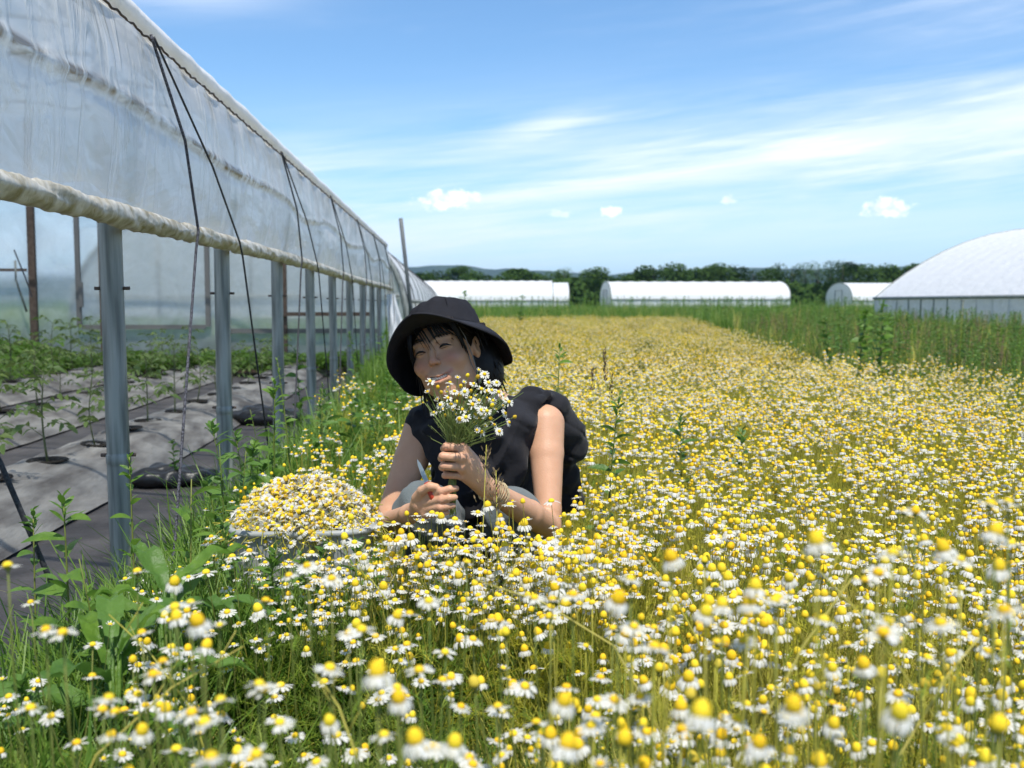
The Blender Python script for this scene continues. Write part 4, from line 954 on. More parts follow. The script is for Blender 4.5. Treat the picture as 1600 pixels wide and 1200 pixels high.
        for _ in range(smooth_passes):
            acc = np.zeros_like(V); n_ = np.zeros(len(V))
            for k in range(4): np.add.at(acc, Q[:, k], V[Q[:, (k + 1) % 4]]); np.add.at(n_, Q[:, k], 1); np.add.at(acc, Q[:, k], V[Q[:, (k - 1) % 4]]); np.add.at(n_, Q[:, k], 1)
            V = V * .5 + acc / np.maximum(n_, 1)[:, None] * .5
        me = bpy.data.meshes.new(name); me.vertices.add(len(V)); me.vertices.foreach_set('co', V.astype(np.float32).ravel()); me.loops.add(len(Q) * 4); me.loops.foreach_set('vertex_index', Q.astype(np.int32).ravel())
        me.polygons.add(len(Q)); me.polygons.foreach_set('loop_start', np.arange(0, len(Q) * 4, 4, dtype=np.int32))
        me.update(calc_edges=True); me.polygons.foreach_set('use_smooth', np.ones(len(Q), bool))
        for mt in (mats if isinstance(mats, list) else [mats]): me.materials.append(mt)
        me.validate(); return me, V

def P3(px, py, d): return np.array(P(px, py, d))
# ------------------------------------------------------------------ the person
HC = P3(697, 553, 2.45)                                   # middle of the head
def head_axes():
    roll = R(17); yaw = R(20); pitch = R(4)
    f = Vector((-math.sin(yaw) * math.cos(pitch), -math.cos(yaw) * math.cos(pitch), math.sin(pitch)))
    u = Vector((0, 0, 1)); u = (u - f * u.dot(f)).normalized(); rgt = u.cross(f).normalized()
    if rgt.x < 0: rgt = -rgt
    q = Matrix.Rotation(roll, 3, f) if True else None
    u2 = q @ u
    if u2.x > 0: q = Matrix.Rotation(-roll, 3, f); u2 = q @ u
    return q @ rgt, f, u2
HR, HF, HU = head_axes()
HM = np.array([list(HR), list(HF), list(HU)])             # rows: right, forward, up
def hp(r_, f_, u_): return HC + HM[0] * r_ + HM[1] * f_ + HM[2] * u_
SR, SL = P3(852, 662, 2.60), P3(662, 668, 2.60)           # shoulders (picture right, picture left)
ER, WR_ = P3(858, 822, 2.47), P3(762, 764, 2.23)
ELb, WL = P3(600, 828, 2.50), P3(640, 803, 2.27)
HIP = np.array([.10, 2.90, .26]); CH = np.array((SR + SL) / 2) + np.array([0, .05, -.02])
NB = np.array((SR + SL) / 2) + np.array([-.005, .02, .035])
b = Field((-.30, 1.98, .05), (.42, 3.10, .96), .0026)
# torso, neck
b.cap(HIP, HIP + (CH - HIP) * .45, .115, .105, .05); b.cap(HIP + (CH - HIP) * .4, CH, .105, .115, .05)
b.cap(SL + [.03, .01, -.01], SR + [-.03, .01, -.01], .052, .052, .04)
b.cap(NB, hp(0, -.02, -.06), .050, .047, .03)
# arms
for (s_, e_, w_) in ((SR, ER, WR_), (SL, ELb, WL)):
    s_ = np.array(s_); mid = s_ + (e_ - s_) * .45
    b.cap(s_, s_ + (e_ - s_) * .30, .0495, .0435, .010); b.cap(s_ + (e_ - s_) * .30, s_ + (e_ - s_) * .85, .0435, .0315, .006); b.cap(s_ + (e_ - s_) * .85, e_, .0315, .0295, .006); 
    m2 = e_ + (w_ - e_) * .35; b.cap(e_, m2, .0295, .0335, .010); b.cap(m2, w_, .0335, .0215, .006)
# fist of the arm at the picture's right: palm, four curled fingers, thumb across
IM, MM, RM, LM = P3(723, 700, 2.165), P3(722, 715, 2.15), P3(722, 730, 2.155), P3(724, 744, 2.17)
for q, rr in ((IM, .0125), (MM, .0125), (RM, .012), (LM, .011)): b.cap(WR_ + (q - WR_) * .12, q, .019, rr, .010)
b.cap(P3(745, 742, 2.21), P3(730, 720, 2.185), .024, .020, .010)
FINGERS = [(IM, P3(697, 698, 2.160), P3(694, 701, 2.185), P3(706, 702, 2.205)), (MM, P3(692, 713, 2.150), P3(690, 716, 2.180), P3(703, 716, 2.205)),
           (RM, P3(693, 728, 2.155), P3(691, 730, 2.182), P3(703, 730, 2.205)), (LM, P3(697, 742, 2.170), P3(695, 743, 2.190), P3(706, 743, 2.208))]
for i, (m_, p_, d_, t_) in enumerate(FINGERS):
    s_ = (1, 1.03, 1, .88)[i]
    b.cap(m_, p_, .0098 * s_, .0090 * s_, .0028); b.ell(m_ + (p_ - m_) * .02 + np.array([0, -.002, 0]), (.0108 * s_,) * 3, None, .003); b.cap(p_, d_, .0090 * s_, .0082 * s_, .002); b.cap(d_, t_, .0082 * s_, .0072 * s_, .002)
TH = [P3(740, 722, 2.215), P3(726, 702, 2.225), P3(712, 694, 2.215), P3(701, 693, 2.195)]
for a_, c_, ra, rb in zip(TH, TH[1:], (.016, .0115, .0100), (.0115, .0100, .0085)): b.cap(a_, c_, ra, rb, .004)
# other hand: palm up, fingers reaching to the right under the stems, closed round a knife handle
PA = [P3(662, 784, 2.215), P3(664, 793, 2.21), P3(662, 801, 2.215)]
b.cap(WL, P3(660, 790, 2.22), .023, .021, .012, flat=((0, .3, 1), 1.15)); b.cap(P3(655, 785, 2.22), P3(668, 782, 2.21), .019, .016, .010)
OF = [((668, 776, 2.20), (690, 768, 2.165), (703, 764, 2.16), (713, 763, 2.165), 1.0), ((669, 786, 2.195), (690, 781, 2.155), (702, 778, 2.15), (711, 777, 2.155), 1.02), ((668, 796, 2.20), (688, 793, 2.155), (699, 791, 2.155), (708, 790, 2.16), 1.0), ((665, 804, 2.205), (682, 803, 2.17), (691, 802, 2.165), (699, 801, 2.17), .86)]
for a_, c_, d_, e_, s_ in OF:
    a_, c_, d_, e_ = P3(*a_), P3(*c_), P3(*d_), P3(*e_); b.cap(P3(655, 790, 2.225), a_, .014, .0105, .006); b.cap(a_, c_, .0100 * s_, .0088 * s_, .0025); b.cap(c_, d_, .0088 * s_, .0080 * s_, .002); b.cap(d_, e_, .0080 * s_, .0065 * s_, .002)
for a_, c_, ra, rb in ((P3(652, 778, 2.21), P3(660, 766, 2.19), .013, .0105), (P3(660, 766, 2.19), P3(672, 760, 2.175), .0105, .0092), (P3(672, 760, 2.175), P3(682, 761, 2.17), .0092, .0078)): b.cap(a_, c_, ra, rb, .004)
# head
b.ell(hp(0, -.012, .028), (.074, .090, .088), HM, .02)
b.ell(hp(0, .030, -.022), (.062, .056, .074), HM, .03); b.ell(hp(0, .045, -.062), (.039, .040, .045), HM, .025); b.ell(hp(0, .062, -.096), (.021, .018, .016), HM, .02)
for s_ in (-1, 1):
    b.ell(hp(.037 * s_, .063, -.024), (.026, .024, .022), HM, .018); b.ell(hp(.048 * s_, .015, -.062), (.014, .030, .028), HM, .02)
    b.ell(hp(.031 * s_, .094, .012), (.020, .010, .011), HM, .010, 's'); b.ell(hp(.031 * s_, .074, .010), (.0165, .0135, .0125), HM, .003)
    b.cap(hp(.014 * s_, .086, .028), hp(.044 * s_, .072, .028), .007, .006, .010)
    b.ell(hp(.0100 * s_, .094, -.024), (.0054, .0080, .0055), HM, .004); b.ell(hp(.0065 * s_, .1015, -.0315), (.0028, .004, .003), HM, .002, 's')
    b.ell(hp(.076 * s_, -.004, -.004), (.010, .018, .030), HM, .006); b.ell(hp(.084 * s_, .004, .002), (.006, .009, .018), HM, .004, 's')
b.cap(hp(0, .086, .020), hp(0, .104, -.018), .0065, .0085, .008); b.ell(hp(0, .105, -.021), (.0088, .008, .0075), HM, .004)
# open smile: lips round a shallow mouth
mouth = [(-.031, .073, -.046), (-.019, .0880, -.0555), (0, .094, -.0590), (.019, .0880, -.0555), (.031, .073, -.046)]
b.ell(hp(0, .080, -.058), (.030, .018, .018), HM, .015)
for a_, c_ in zip(mouth, mouth[1:]):
    A = np.array(a_); B = np.array(c_); b.cap(hp(*(A + [0, .0005, .0035])), hp(*(B + [0, .0005, .0035])), .0042, .0042, .004); b.cap(hp(*(A + [0, -.001, -.0105])), hp(*(B + [0, -.001, -.0105])), .0046, .0046, .004)
for a_, c_ in zip(mouth, mouth[1:]):
    A = np.array(a_); B = np.array(c_); b.cap(hp(*(A * [.88, 1, 1] + [0, .003, -.003])), hp(*(B * [.88, 1, 1] + [0, .003, -.003])), .0052, .0052, .0012, 's')
skin = bpy.data.materials.new('skin'); skin.use_nodes = True; t = skin.node_tree; N = t.nodes; L = t.links; bs = N['Principled BSDF']
bs.inputs['Roughness'].default_value = .48; bs.inputs['Specular IOR Level'].default_value = .35; bs.inputs['Subsurface Weight'].default_value = .12; bs.inputs['Subsurface Radius'].default_value = (.010, .004, .002); bs.inputs['Subsurface Scale'].default_value = 1
at = N.new('ShaderNodeAttribute'); at.attribute_name = 'blush'; tc = N.new('ShaderNodeTexCoord'); nz = N.new('ShaderNodeTexNoise'); nz.inputs['Scale'].default_value = 40; nz.inputs['Detail'].default_value = 6; L.new(tc.outputs['Object'], nz.inputs[0])
mx0 = N.new('ShaderNodeMix'); mx0.data_type = 'RGBA'; L.new(nz.outputs[0], mx0.inputs[0]); mx0.inputs[6].default_value = (.50, .27, .16, 1); mx0.inputs[7].default_value = (.60, .345, .215, 1)
mx = N.new('ShaderNodeMix'); mx.data_type = 'RGBA'; L.new(at.outputs['Fac'], mx.inputs[0]); L.new(mx0.outputs[2], mx.inputs[6]); mx.inputs[7].default_value = (.42, .105, .08, 1); L.new(mx.outputs[2], bs.inputs['Base Color'])
bp = N.new('ShaderNodeBump'); bp.inputs['Distance'].default_value = .0006; n2 = N.new('ShaderNodeTexNoise'); n2.inputs['Scale'].default_value = 260; L.new(tc.outputs['Object'], n2.inputs[0]); L.new(n2.outputs[0], bp.inputs['Height']); L.new(bp.outputs[0], bs.inputs['Normal'])
bme, BV = b.mesh('person', [skin])
person = link('person', bme); tag(person, 'person in a black brimmed hat and dark sleeveless shirt crouching and smiling among the chamomile', 'person')
loc = (BV - HC) @ HM.T                                     # head coordinates (right, forward, up)
co = np.zeros(len(bme.vertices) * 3, np.float32); bme.vertices.foreach_get('co', co); co = co.reshape(-1, 3); loc = (co - HC) @ HM.T
def bl(c, rad): return np.exp(-(((loc - np.array(c)) / np.array(rad)) ** 2).sum(1))
blush = .45 * bl((-.036, .085, -.022), (.022, .03, .018)) + .45 * bl((.038, .085, -.022), (.022, .03, .018)) + .35 * bl((0, .11, -.02), (.014, .02, .012)) + .15 * bl((0, .08, -.1), (.02, .03, .02))
lips = np.zeros(len(loc))
for a_, c_ in zip(mouth, mouth[1:]):
    A = np.array(a_); B = np.array(c_)
    for q in np.linspace(0, 1, 5): c = A + (B - A) * q + [0, 0, -.0035]; lips = np.maximum(lips, np.exp(-(((loc - c) / np.array([.005, .02, .0070])) ** 2).sum(1) ** 2))
blush = np.clip(np.maximum(blush, lips * .6), 0, 1)
# finger joints and knuckles a touch redder
for q in [IM, MM, RM, LM] + [f[1] for f in FINGERS] + [P3(*o[1]) for o in OF]: blush = np.maximum(blush, .30 * np.exp(-(((co - q) / .010) ** 2).sum(1)))
a2 = bme.attributes.new('blush', 'FLOAT', 'POINT'); a2.data.foreach_set('value', blush.astype(np.float32))
mteeth = material('teeth', (.78, .74, .66), .25); mblack = material('lash', (.012, .009, .008), .5); mhair = material('hair', (.008, .0065, .006), .5, (.016, .012, .010), 60, spec=.25)
g = MB()
for i in range(9):
    x = (i - 4) * .0055; g.box(hp(x, .0905 - 11 * x * x, -.0600 + 7.0 * x * x), (.0052, .0035, .0062), 0, Matrix(HM).transposed())
g.build('teeth', mteeth, person)
for s_ in (-1, 1):
    g = MB(); g.tube([hp(s_ * x, f, u) for x, f, u in ((.018, .0845, .0070), (.024, .0885, .0100), (.031, .0895, .0112), (.038, .0865, .0100), (.0455, .0800, .0060))], [.0010, .0024, .0030, .0026, .0010], 6); g.build('eyelashes', mblack, person)
    g = MB(); g.tube([hp(s_ * x, f, u) for x, f, u in ((.020, .0868, .0052), (.027, .0878, .0042), (.035, .0868, .0046), (.042, .0825, .0056))], [.0003, .0006, .0006, .0003], 5); g.build('eyelid_crease', mblack, person)
    g = MB(); g.tube([hp(s_ * x, f, u) for x, f, u in ((.014, .0925, .0330), (.026, .0900, .0385), (.038, .0830, .0385), (.048, .0730, .0330))], [.0015, .0028, .0024, .0008], 6); g.build('eyebrow', mblack, person)
# hair: cap, side locks, fringe
h_ = Field(tuple(HC - .19), tuple(HC + .19), .003)
h_.ell(hp(0, -.018, .032), (.083, .094, .092), HM, .01); h_.ell(hp(0, -.045, -.05), (.074, .050, .070), HM, .03); h_.ell(hp(.055, -.035, -.075), (.030, .035, .055), HM, .03); h_.ell(hp(-.055, -.03, -.065), (.026, .035, .05), HM, .03); h_.ell(hp(.082, -.045, -.045), (.034, .045, .070), HM, .02); h_.ell(hp(-.074, -.04, -.04), (.022, .04, .06), HM, .02)
h_.ell(hp(0, .080, -.045), (.068, .085, .085), HM, .008, 's')
hme, _ = h_.mesh('hair', mhair); hair = link('hair', hme, person)
rr = random.Random(4); g = MB()
def lock(r0, f0, u0, r1, f1, u1, w=.006, wob=.004, m=0, bulge=.012):
    a_, c_ = hp(r0, f0, u0), hp(r1, f1, u1); n = 7; out = []
    for k in range(n):
        u = k / (n - 1); q = a_ + (c_ - a_) * u + HM[1] * bulge * math.sin(math.pi * u) + HM[0] * wob * math.sin(u * 5 + r0 * 90) ; out.append(q)
    g.tube(out, [w * (1 - .85 * (k / (n - 1)) ** 1.6) for k in range(n)], 5)
for i in range(26):   # picture-right side, in front of and behind the ear
    lock(.080 + rr.uniform(-.006, .012), rr.uniform(-.06, .0), .05, .095 + rr.uniform(-.015, .025), rr.uniform(-.07, .0), -.085 + rr.uniform(-.03, .03), rr.uniform(.004, .007), .003, 0, .0)
for i in range(26):
    lock(-.074 + rr.uniform(-.006, .006), rr.uniform(-.05, .04), .05, -.076 + rr.uniform(-.014, .010), rr.uniform(-.06, .02), -.085 + rr.uniform(-.05, .03), rr.uniform(.003, .006), .004, 0, .0)
for i in range(30):   # back of the neck, down onto the shoulders
    x = rr.uniform(-.08, .10); lock(x, -.07, -.02, x * 1.05 + rr.uniform(-.02, .02), -.06, -.115 + rr.uniform(-.02, .02), .006, .004, 0, -.01)
# fringe combed across the forehead, parted towards the picture's left
for i in range(22):
    u = rr.random(); x0 = -.020 + .075 * u + rr.uniform(-.006, .006); x1 = x0 + .012 + .02 * u; lock(x0 - .004, .086 - 6 * x0 * x0, .075, x1, .091 - 9 * x1 * x1, .030 - .022 * (rr.random() if u < .3 else rr.random() * .6) , rr.uniform(.0018, .0034), .002, 0, .008)
for x0, x1, u1 in ((-.022, -.004, .004), (-.018, .004, -.004), (-.014, .012, .002), (-.028, -.016, .012), (-.024, -.010, .018)): lock(x0, .088, .075, x1, .098 - 9 * x1 * x1, u1, .0015, .002, 0, .010)
for i in range(9): lock(-.052 + rr.uniform(-.008, .004), .070, .07, -.058 + rr.uniform(-.006, .006), .058, -.01 - rr.random() * .035, .0030, .003, 0, .010)
for i in range(9): lock(.056 + rr.uniform(-.006, .006), .066, .07, .066 + rr.uniform(-.005, .004), .045, -.005 - rr.random() * .02, .0034, .003, 0, .008)
g.build('hair_strands', mhair, hair)

# hat
mhat = material('hat_cotton', (.011, .011, .014), .9, (.022, .022, .027), 8, .0022, 42, spec=.2)
hatroot = empty('hat', (0, 0, 0), parent=person)
tl_ = R(15); hu = HU * math.cos(tl_) - HF * math.sin(tl_); hf = HF * math.cos(tl_) + HU * math.sin(tl_); hr = HR
HO = Vector(hp(.004, -.014, .036))
def hatp(a, rad, z): return HO + hf * (math.cos(a) * rad * 1.10) + hr * (math.sin(a) * rad) + hu * z
g = MB(); na = 96; rings = []
crown_prof = [(.002, .086), (.020, .0868), (.040, .0855), (.058, .081), (.070, .074), (.0765, .065), (.080, .054), (.084, .036), (.088, .014), (.090, .0)]
vs = []; fs = []
for k, (rad, z) in enumerate(crown_prof):
    for i in range(na):
        a = 2 * math.pi * i / na
        w_ = mnoise.noise(Vector((math.cos(a) * 2.2, math.sin(a) * 2.2, z * 26))) * .0055 + mnoise.noise(Vector((math.cos(a) * 5, math.sin(a) * 5, z * 60))) * .002
        if .03 < rad < .089: vs.append(hatp(a, rad + w_, z + w_ * .7))
        else: vs.append(hatp(a, rad, z + (w_ if k else 0)))
def droop(a):        # the brim hangs at the sides and the back and is turned up over the face
    c = math.cos(a); s_ = math.sin(a)
    return .03 + (.98 if s_ < 0 else .72) * abs(s_) ** 1.5 + (.0 if c > 0 else .42) * abs(c) + (.16 * max(0, -s_)) 
nb = 12
for j in range(1, nb + 1):
    u = j / nb
    for i in range(na):
        a = 2 * math.pi * i / na; dr = droop(a); wd = .080 * (1 + .12 * max(0, -math.sin(a)) + .06 * math.sin(a * 3 + 1))
        ang = dr * (1.1 * u ** .5); wob = .0035 * u * math.sin(a * 5 + 1.4) + .003 * u * mnoise.noise(Vector((math.cos(a) * 2, math.sin(a) * 2, 7)))
        vs.append(hatp(a, .090 + wd * u * math.cos(ang * .9), -wd * u * math.sin(ang) * 1.05 + wob))
K = len(crown_prof) + nb
fs = [(j * na + i, j * na + (i + 1) % na, (j + 1) * na + (i + 1) % na, (j + 1) * na + i) for j in range(K - 1) for i in range(na)]
nc = len(crown_prof)
g.add(vs[:nc * na], [f for f in fs if max(f) < nc * na]); g.add([hatp(0, 0, .0868)], []); o0 = nc * na
g.f.extend([(o0, (i + 1) % na, i) for i in range(na)]); g.m.extend([0] * na)
cr_ = g.build('crown', mhat, hatroot); sd_ = cr_.modifiers.new('thick', 'SOLIDIFY'); sd_.thickness = .002
g = MB(); g.add(vs[(nc - 1) * na:], [(j * na + i, j * na + (i + 1) % na, (j + 1) * na + (i + 1) % na, (j + 1) * na + i) for j in range(nb) for i in range(na)])
br_ = g.build('brim', mhat, hatroot); sd_ = br_.modifiers.new('thick', 'SOLIDIFY'); sd_.thickness = .0026
g = MB(); g.tube([vs[(K - 1) * na + i % na] for i in range(na + 1)], .0024, 6); g.build('brim_edge', mhat, br_)
g = MB(); g.tube([hatp(2 * math.pi * i / 60, .0888, .010) for i in range(61)], .0016, 5)
for a0 in (.6, 2.2, 3.8, 5.4): g.tube([hatp(a0, rd_ + .0015, z_) for rd_, z_ in crown_prof[2:]], .0013, 5)
g.build('seam', mhat, hatroot)
g = MB()
mcord = material('cord', (.22, .20, .19), .7)
e1, e2 = hp(.064, .060, .058), hp(.074, .030, -.085)
g.tube([e1, hp(.074, .052, .02), hp(.076, .040, -.03), e2, hp(.066, .034, -.045), hp(.068, .046, .0)], .0012, 6); g.tube([hp(.074, .031, -.080), hp(.073, .030, -.093)], .0038, 8); g.build('chin_cord', mcord, hatroot)

# shirt: dark sleeveless, rolled at the shoulder
mshirt = material('shirt', (.011, .011, .013), .92, (.020, .020, .024), 7, .003, 30, sheen=.08, spec=.15)
s = Field((-.26, 2.32, .10), (.42, 3.14, .76), .0032)
s.cap(HIP + [0, .03, -.03], HIP + (CH - HIP) * .45, .150, .138, .05); s.cap(HIP + (CH - HIP) * .4, CH + [0, 0, -.01], .132, .124, .05)
s.cap(SL + [.02, .01, -.012], SR + [-.055, .02, -.005], .066, .064, .04)
s.cap(NB + [0, .01, -.01], NB + (hp(0, -.02, -.06) - NB) * .25, .066, .058, .02)
# sleeve caps and their rolled cuffs
def cuff(c, n, R1, r1, k=.006):
    n = np.array(n, float); n /= np.linalg.norm(n); u = np.cross(n, [0, 1, 0]); u /= np.linalg.norm(u); v = np.cross(n, u); m_ = 26
    ring = [c + (u * math.cos(2 * math.pi * i / m_) + v * math.sin(2 * math.pi * i / m_)) * R1 * (1 + .05 * math.sin(i * 1.9)) for i in range(m_ + 1)]
    for i in range(m_): s.cap(ring[i], ring[i + 1], r1 * (1 + .18 * math.sin(i * 2.3)), r1 * (1 + .18 * math.sin((i + 1) * 2.3)), k)
dR = (ER - SR) / np.linalg.norm(ER - SR); dL = (ELb - SL) / np.linalg.norm(ELb - SL)
# loose cloth hanging in front between the arms, and the back hem
s.cap(P3(690, 670, 2.53), P3(695, 780, 2.55), .030, .034, .06); s.cap(P3(805, 665, 2.54), P3(790, 790, 2.56), .035, .035, .06); s.cap(P3(745, 680, 2.53), P3(745, 790, 2.56), .040, .035, .06)
s.cap(P3(878, 690, 2.74), P3(886, 775, 2.82), .040, .046, .05); s.cap(P3(862, 640, 2.66), P3(885, 690, 2.74), .05, .055, .04)
# folds
sl_, (X, Y, Z) = s.sub((-.26, 2.32, .10), (.42, 3.14, .76))
s.f = s.f + (.0046 * np.sin(X * 40 + Z * 34 + 2.4 * np.sin(Y * 20 + Z * 12)) + .0022 * np.sin(Z * 90 - X * 64 + 1.9 * np.sin(X * 27 + Y * 18)) + .0030 * np.sin(Y * 44 - Z * 60 + 2.3 * np.sin(X * 22 + 1)) + .0045 * (1 - np.abs(np.sin(X * 17 + Z * 24 + 1.6 * np.sin(Z * 13 + Y * 9)))) ** 5 - .0045 * (1 - np.abs(np.sin(X * 26 - Z * 15 + 1.8 * np.sin(X * 11 - Y * 7 + 2)))) ** 5).astype(np.float32)
aR = SR - dR * .022 + np.array([-.012, .010, 0]); nR = dR * .55 + np.array([.85, -.25, .10])
cuff(aR, nR, .056, .0085, .008); cuff(aR + np.array([-.014, .010, .002]), nR + np.array([.1, .1, .25]), .056, .010, .014); cuff(aR + np.array([-.030, .020, .0]), nR + np.array([.2, .0, .3]), .054, .012, .02)
s.cap(SR + dR * .0 + np.array([.010, -.006, .004]), SR + dR * .12, .044, .041, .006, 's')
s.cap(SL + [.04, .012, .010], SL + dL * .0 + [.012, 0, 0], .060, .052, .03); cuff(SL + dL * .012 + np.array([.014, .0, 0]), dL + np.array([-1.1, 0, 0]), .056, .011)
# open neck and arm hollows
s.cap(NB + [-.004, -.03, .05], NB + [-.012, -.05, .00], .058, .040, .01, 's')
sme, _ = s.mesh('shirt', mshirt, 2); link('shirt', sme, person)
g = MB()
g.tube([NB + np.array(q) for q in ((-.075, .0, .005), (-.055, -.058, -.03), (-.01, -.085, -.055), (.045, -.06, -.02), (.068, -.005, .02), (.04, .06, .04), (-.04, .06, .04), (-.075, .0, .005))], .0065, 8); g.build('collar', mshirt, person)
# trousers and boots
mtr = material('trousers', (.085, .105, .108), .85, (.13, .15, .152), 14, .0016, 160, sheen=.1)
tr_ = Field((-.24, 2.24, -.01), (.40, 3.12, .56), .0038)
KL, KR = P3(664, 800, 2.43), P3(800, 806, 2.46); AL, AR = np.array([-.055, 2.63, .09]), np.array([.17, 2.66, .09])
HL, HRr = HIP + [-.07, .0, -.03], HIP + [.07, .0, -.03]
tr_.cap(HL, HRr, .12, .12, .04); tr_.cap(HL, KL, .105, .066, .03); tr_.cap(HRr, KR, .105, .068, .03); tr_.cap(KL, AL, .066, .055, .02); tr_.cap(KR, AR, .066, .055, .02)
tr_.ell(KL + [0, -.005, .004], (.070, .062, .064), None, .02); 
sl_, (X, Y, Z) = tr_.sub((-.24, 2.24, -.01), (.40, 3.12, .56))
tr_.f = tr_.f + (.0028 * np.sin(Z * 90 + X * 40 + 2 * np.sin(Y * 30)) + .0018 * np.sin(Y * 130 + X * 60)).astype(np.float32)
tme, _ = tr_.mesh('trousers', mtr, 2); link('trousers', tme, person)
mboot = material('boot', (.05, .035, .025), .6)
for A in (AL, AR):
    bt = Field((A[0] - .09, A[1] - .28, -.01), (A[0] + .09, A[1] + .14, .26), .005)
    bt.cap(A + [0, .0, .10], A + [0, .01, -.03], .052, .048, .02); bt.cap(A + [0, .05, -.052], A + [0, -.17, -.055], .036, .036, .02); bt.cap(A + [0, -.05, -.03], A + [0, -.15, -.048], .040, .034, .02)
    bt.ell(A + [0, -.06, -.14], (.14, .3, .05), None, .004, 's'); me_, _ = bt.mesh('boot', mboot); link('boot', me_, person)
# wristband of frayed cords
g = MB(); ax_ = (WR_ - ER) / np.linalg.norm(WR_ - ER); u_ = np.cross(ax_, [0, 0, 1]); u_ /= np.linalg.norm(u_); v_ = np.cross(ax_, u_)
for q in range(7):
    c = WR_ - ax_ * (.010 + .006 * q); g.tube([c + (u_ * math.cos(a) + v_ * math.sin(a)) * (.0265 + .0006 * q) + ax_ * .004 * math.sin(a * 2 + q) for a in np.linspace(0, 2 * math.pi, 22)], .0013, 5)
g.build('wristband', material('wristband', (.52, .42, .25), .8, (.3, .22, .12), 200), person)

# harvest knife in the lower hand
kn = empty('harvest_knife', tuple(P3(667, 754, 2.19))); tag(kn, 'small knife with grey blade and red handle in the lower hand', 'knife'); kl = Vector(P3(667, 754, 2.19))
g = MB(); a_, c_ = Vector(P3(652, 718, 2.21)) - kl, Vector((0, 0, 0)); dd = (c_ - a_).normalized(); sd2 = dd.cross(Vector((0, 1, 0))).normalized()
pts_ = [a_ + (c_ - a_) * u for u in (0, .2, .5, .8, 1)]; 
for yo in (-.0006, .0006): g.blade([p + Vector((0, yo, 0)) for p in pts_], [.0006, .0036, .0046, .0048, .0044], sd2, 0)
g.build('blade', material('steel', (.30, .34, .33), .35, metal=.8), kn)
g = MB(); g.tube([dd * 0, dd * .02, dd * .055], [.0070, .0078, .0070], 10); g.build('handle', material('red_handle', (.42, .045, .02), .45), kn)

# bouquet in the raised fist
BO = Vector(P3(708, 712, 2.182)); bq = empty('bouquet', tuple(BO)); tag(bq, 'loose bouquet of chamomile held up in a fist before the chin', 'bouquet')
rb = random.Random(21); gs = MB(); heads = []
spots = [(672, 596, 'flat'), (730, 588, 'flat'), (757, 585, 'flat'), (746, 590, 'cone'), (720, 604, 'cone'), (740, 600, 'flat'), (763, 598, 'flat'), (776, 598, 'flat'), (690, 614, 'cone'), (718, 618, 'flat'), (735, 612, 'cone'), (752, 608, 'flat'), (779, 613, 'flat'), (790, 624, 'flat'), (795, 628, 'flat'), (688, 633, 'flat'), (700, 622, 'flat'), (712, 630, 'cone'), (738, 632, 'flat'), (748, 626, 'flat'), (760, 622, 'flat'), (768, 634, 'cone'), (775, 640, 'flat'), (789, 646, 'flat'), (803, 652, 'cone'), (795, 660, 'flat'), (780, 674, 'flat'), (742, 648, 'flat'), (752, 641, 'flat'), (730, 645, 'cone'), (718, 655, 'flat'), (752, 675, 'flat'), (765, 655, 'cone'), (678, 645, 'flat'), (695, 650, 'cone'), (708, 640, 'flat'), (668, 612, 'bud'), (742, 662, 'flat'), (758, 665, 'bud'), (725, 597, 'bud'), (700, 605, 'bud'), (735, 622, 'flat'), (722, 640, 'flat'), (760, 612, 'cone'), (786, 634, 'bud'), (770, 626, 'flat'), (743, 618, 'bud'), (710, 612, 'flat'), (683, 624, 'bud'), (756, 648, 'flat'), (748, 656, 'cone'), (713, 648, 'bud'), (684, 606, 'flat'), (703, 598, 'flat'), (715, 590, 'bud'), (748, 578, 'bud'), (768, 610, 'flat'), (728, 652, 'flat'), (692, 640, 'flat'), (736, 638, 'bud'), (705, 632, 'flat'), (761, 642, 'flat'), (745, 672, 'bud'), (772, 664, 'flat'), (785, 618, 'cone'), (698, 612, 'flat'), (726, 612, 'flat')]
for (px, py, kind) in spots:
    dep = 2.15 + rb.uniform(-.075, .055); tip = Vector(P3(px, py, dep)) - BO; o = Vector((tip.x * .22, tip.y * .15, 0)).normalized() * rb.uniform(0, .009) if rb.random() < .9 else Vector()
    m1 = o + Vector((tip.x * .28, tip.y * .3, tip.z * .48)); gs.tube([o * .8 + Vector((-tip.x * .15, 0, -.10 - rb.random() * .03)), o, m1, tip], [.0011, .0011, .0010, .0008], 4, 0, False)
    kind = rb.choice(['cone', 'bud', 'droop']) if kind == 'flat' and rb.random() < .14 else kind; d_, p_, c_ = rb.choice(HK[kind]); ax2 = (Vector(tip) - m1).normalized() + Vector((rb.uniform(-.4, .4), rb.uniform(-.9, -.1), rb.uniform(-.2, .3))); ro = ax2.to_track_quat('Z', 'Y').to_euler(); s_ = rb.uniform(.9, 1.12)
    h0 = link('flower_head', d_, bq, tip, ro, (s_,) * 3)
    if p_: link('petals', p_, h0)
    for q in range(3):
        feather(gs, o.lerp(tip, rb.uniform(.3, .8)) if q else m1, (rb.uniform(-1, 1), rb.uniform(-1, .3), .8), rb.uniform(.02, .04), 1, rb, 3, .0006)
for i in range(60):
    tip = Vector((rb.gauss(.03, .045), rb.uniform(-.06, .05), rb.uniform(.04, .15))); gs.tube([(0, 0, -.02), (tip.x * .3, tip.y * .3, tip.z * .5), tip], [.001, .0009, .0006], 3, 0, False); feather(gs, tip * .75, (rb.uniform(-1, 1), rb.uniform(-1, .3), .8), .03, 1, rb, 3, .0006)
mbs = material('fresh_stem', (.26, .36, .10), .55, transl=.4, rand=(.38, .44, .16), island=1)
gs.build('stems', [mbs, mbs], bq)['kind'] = 'stuff'

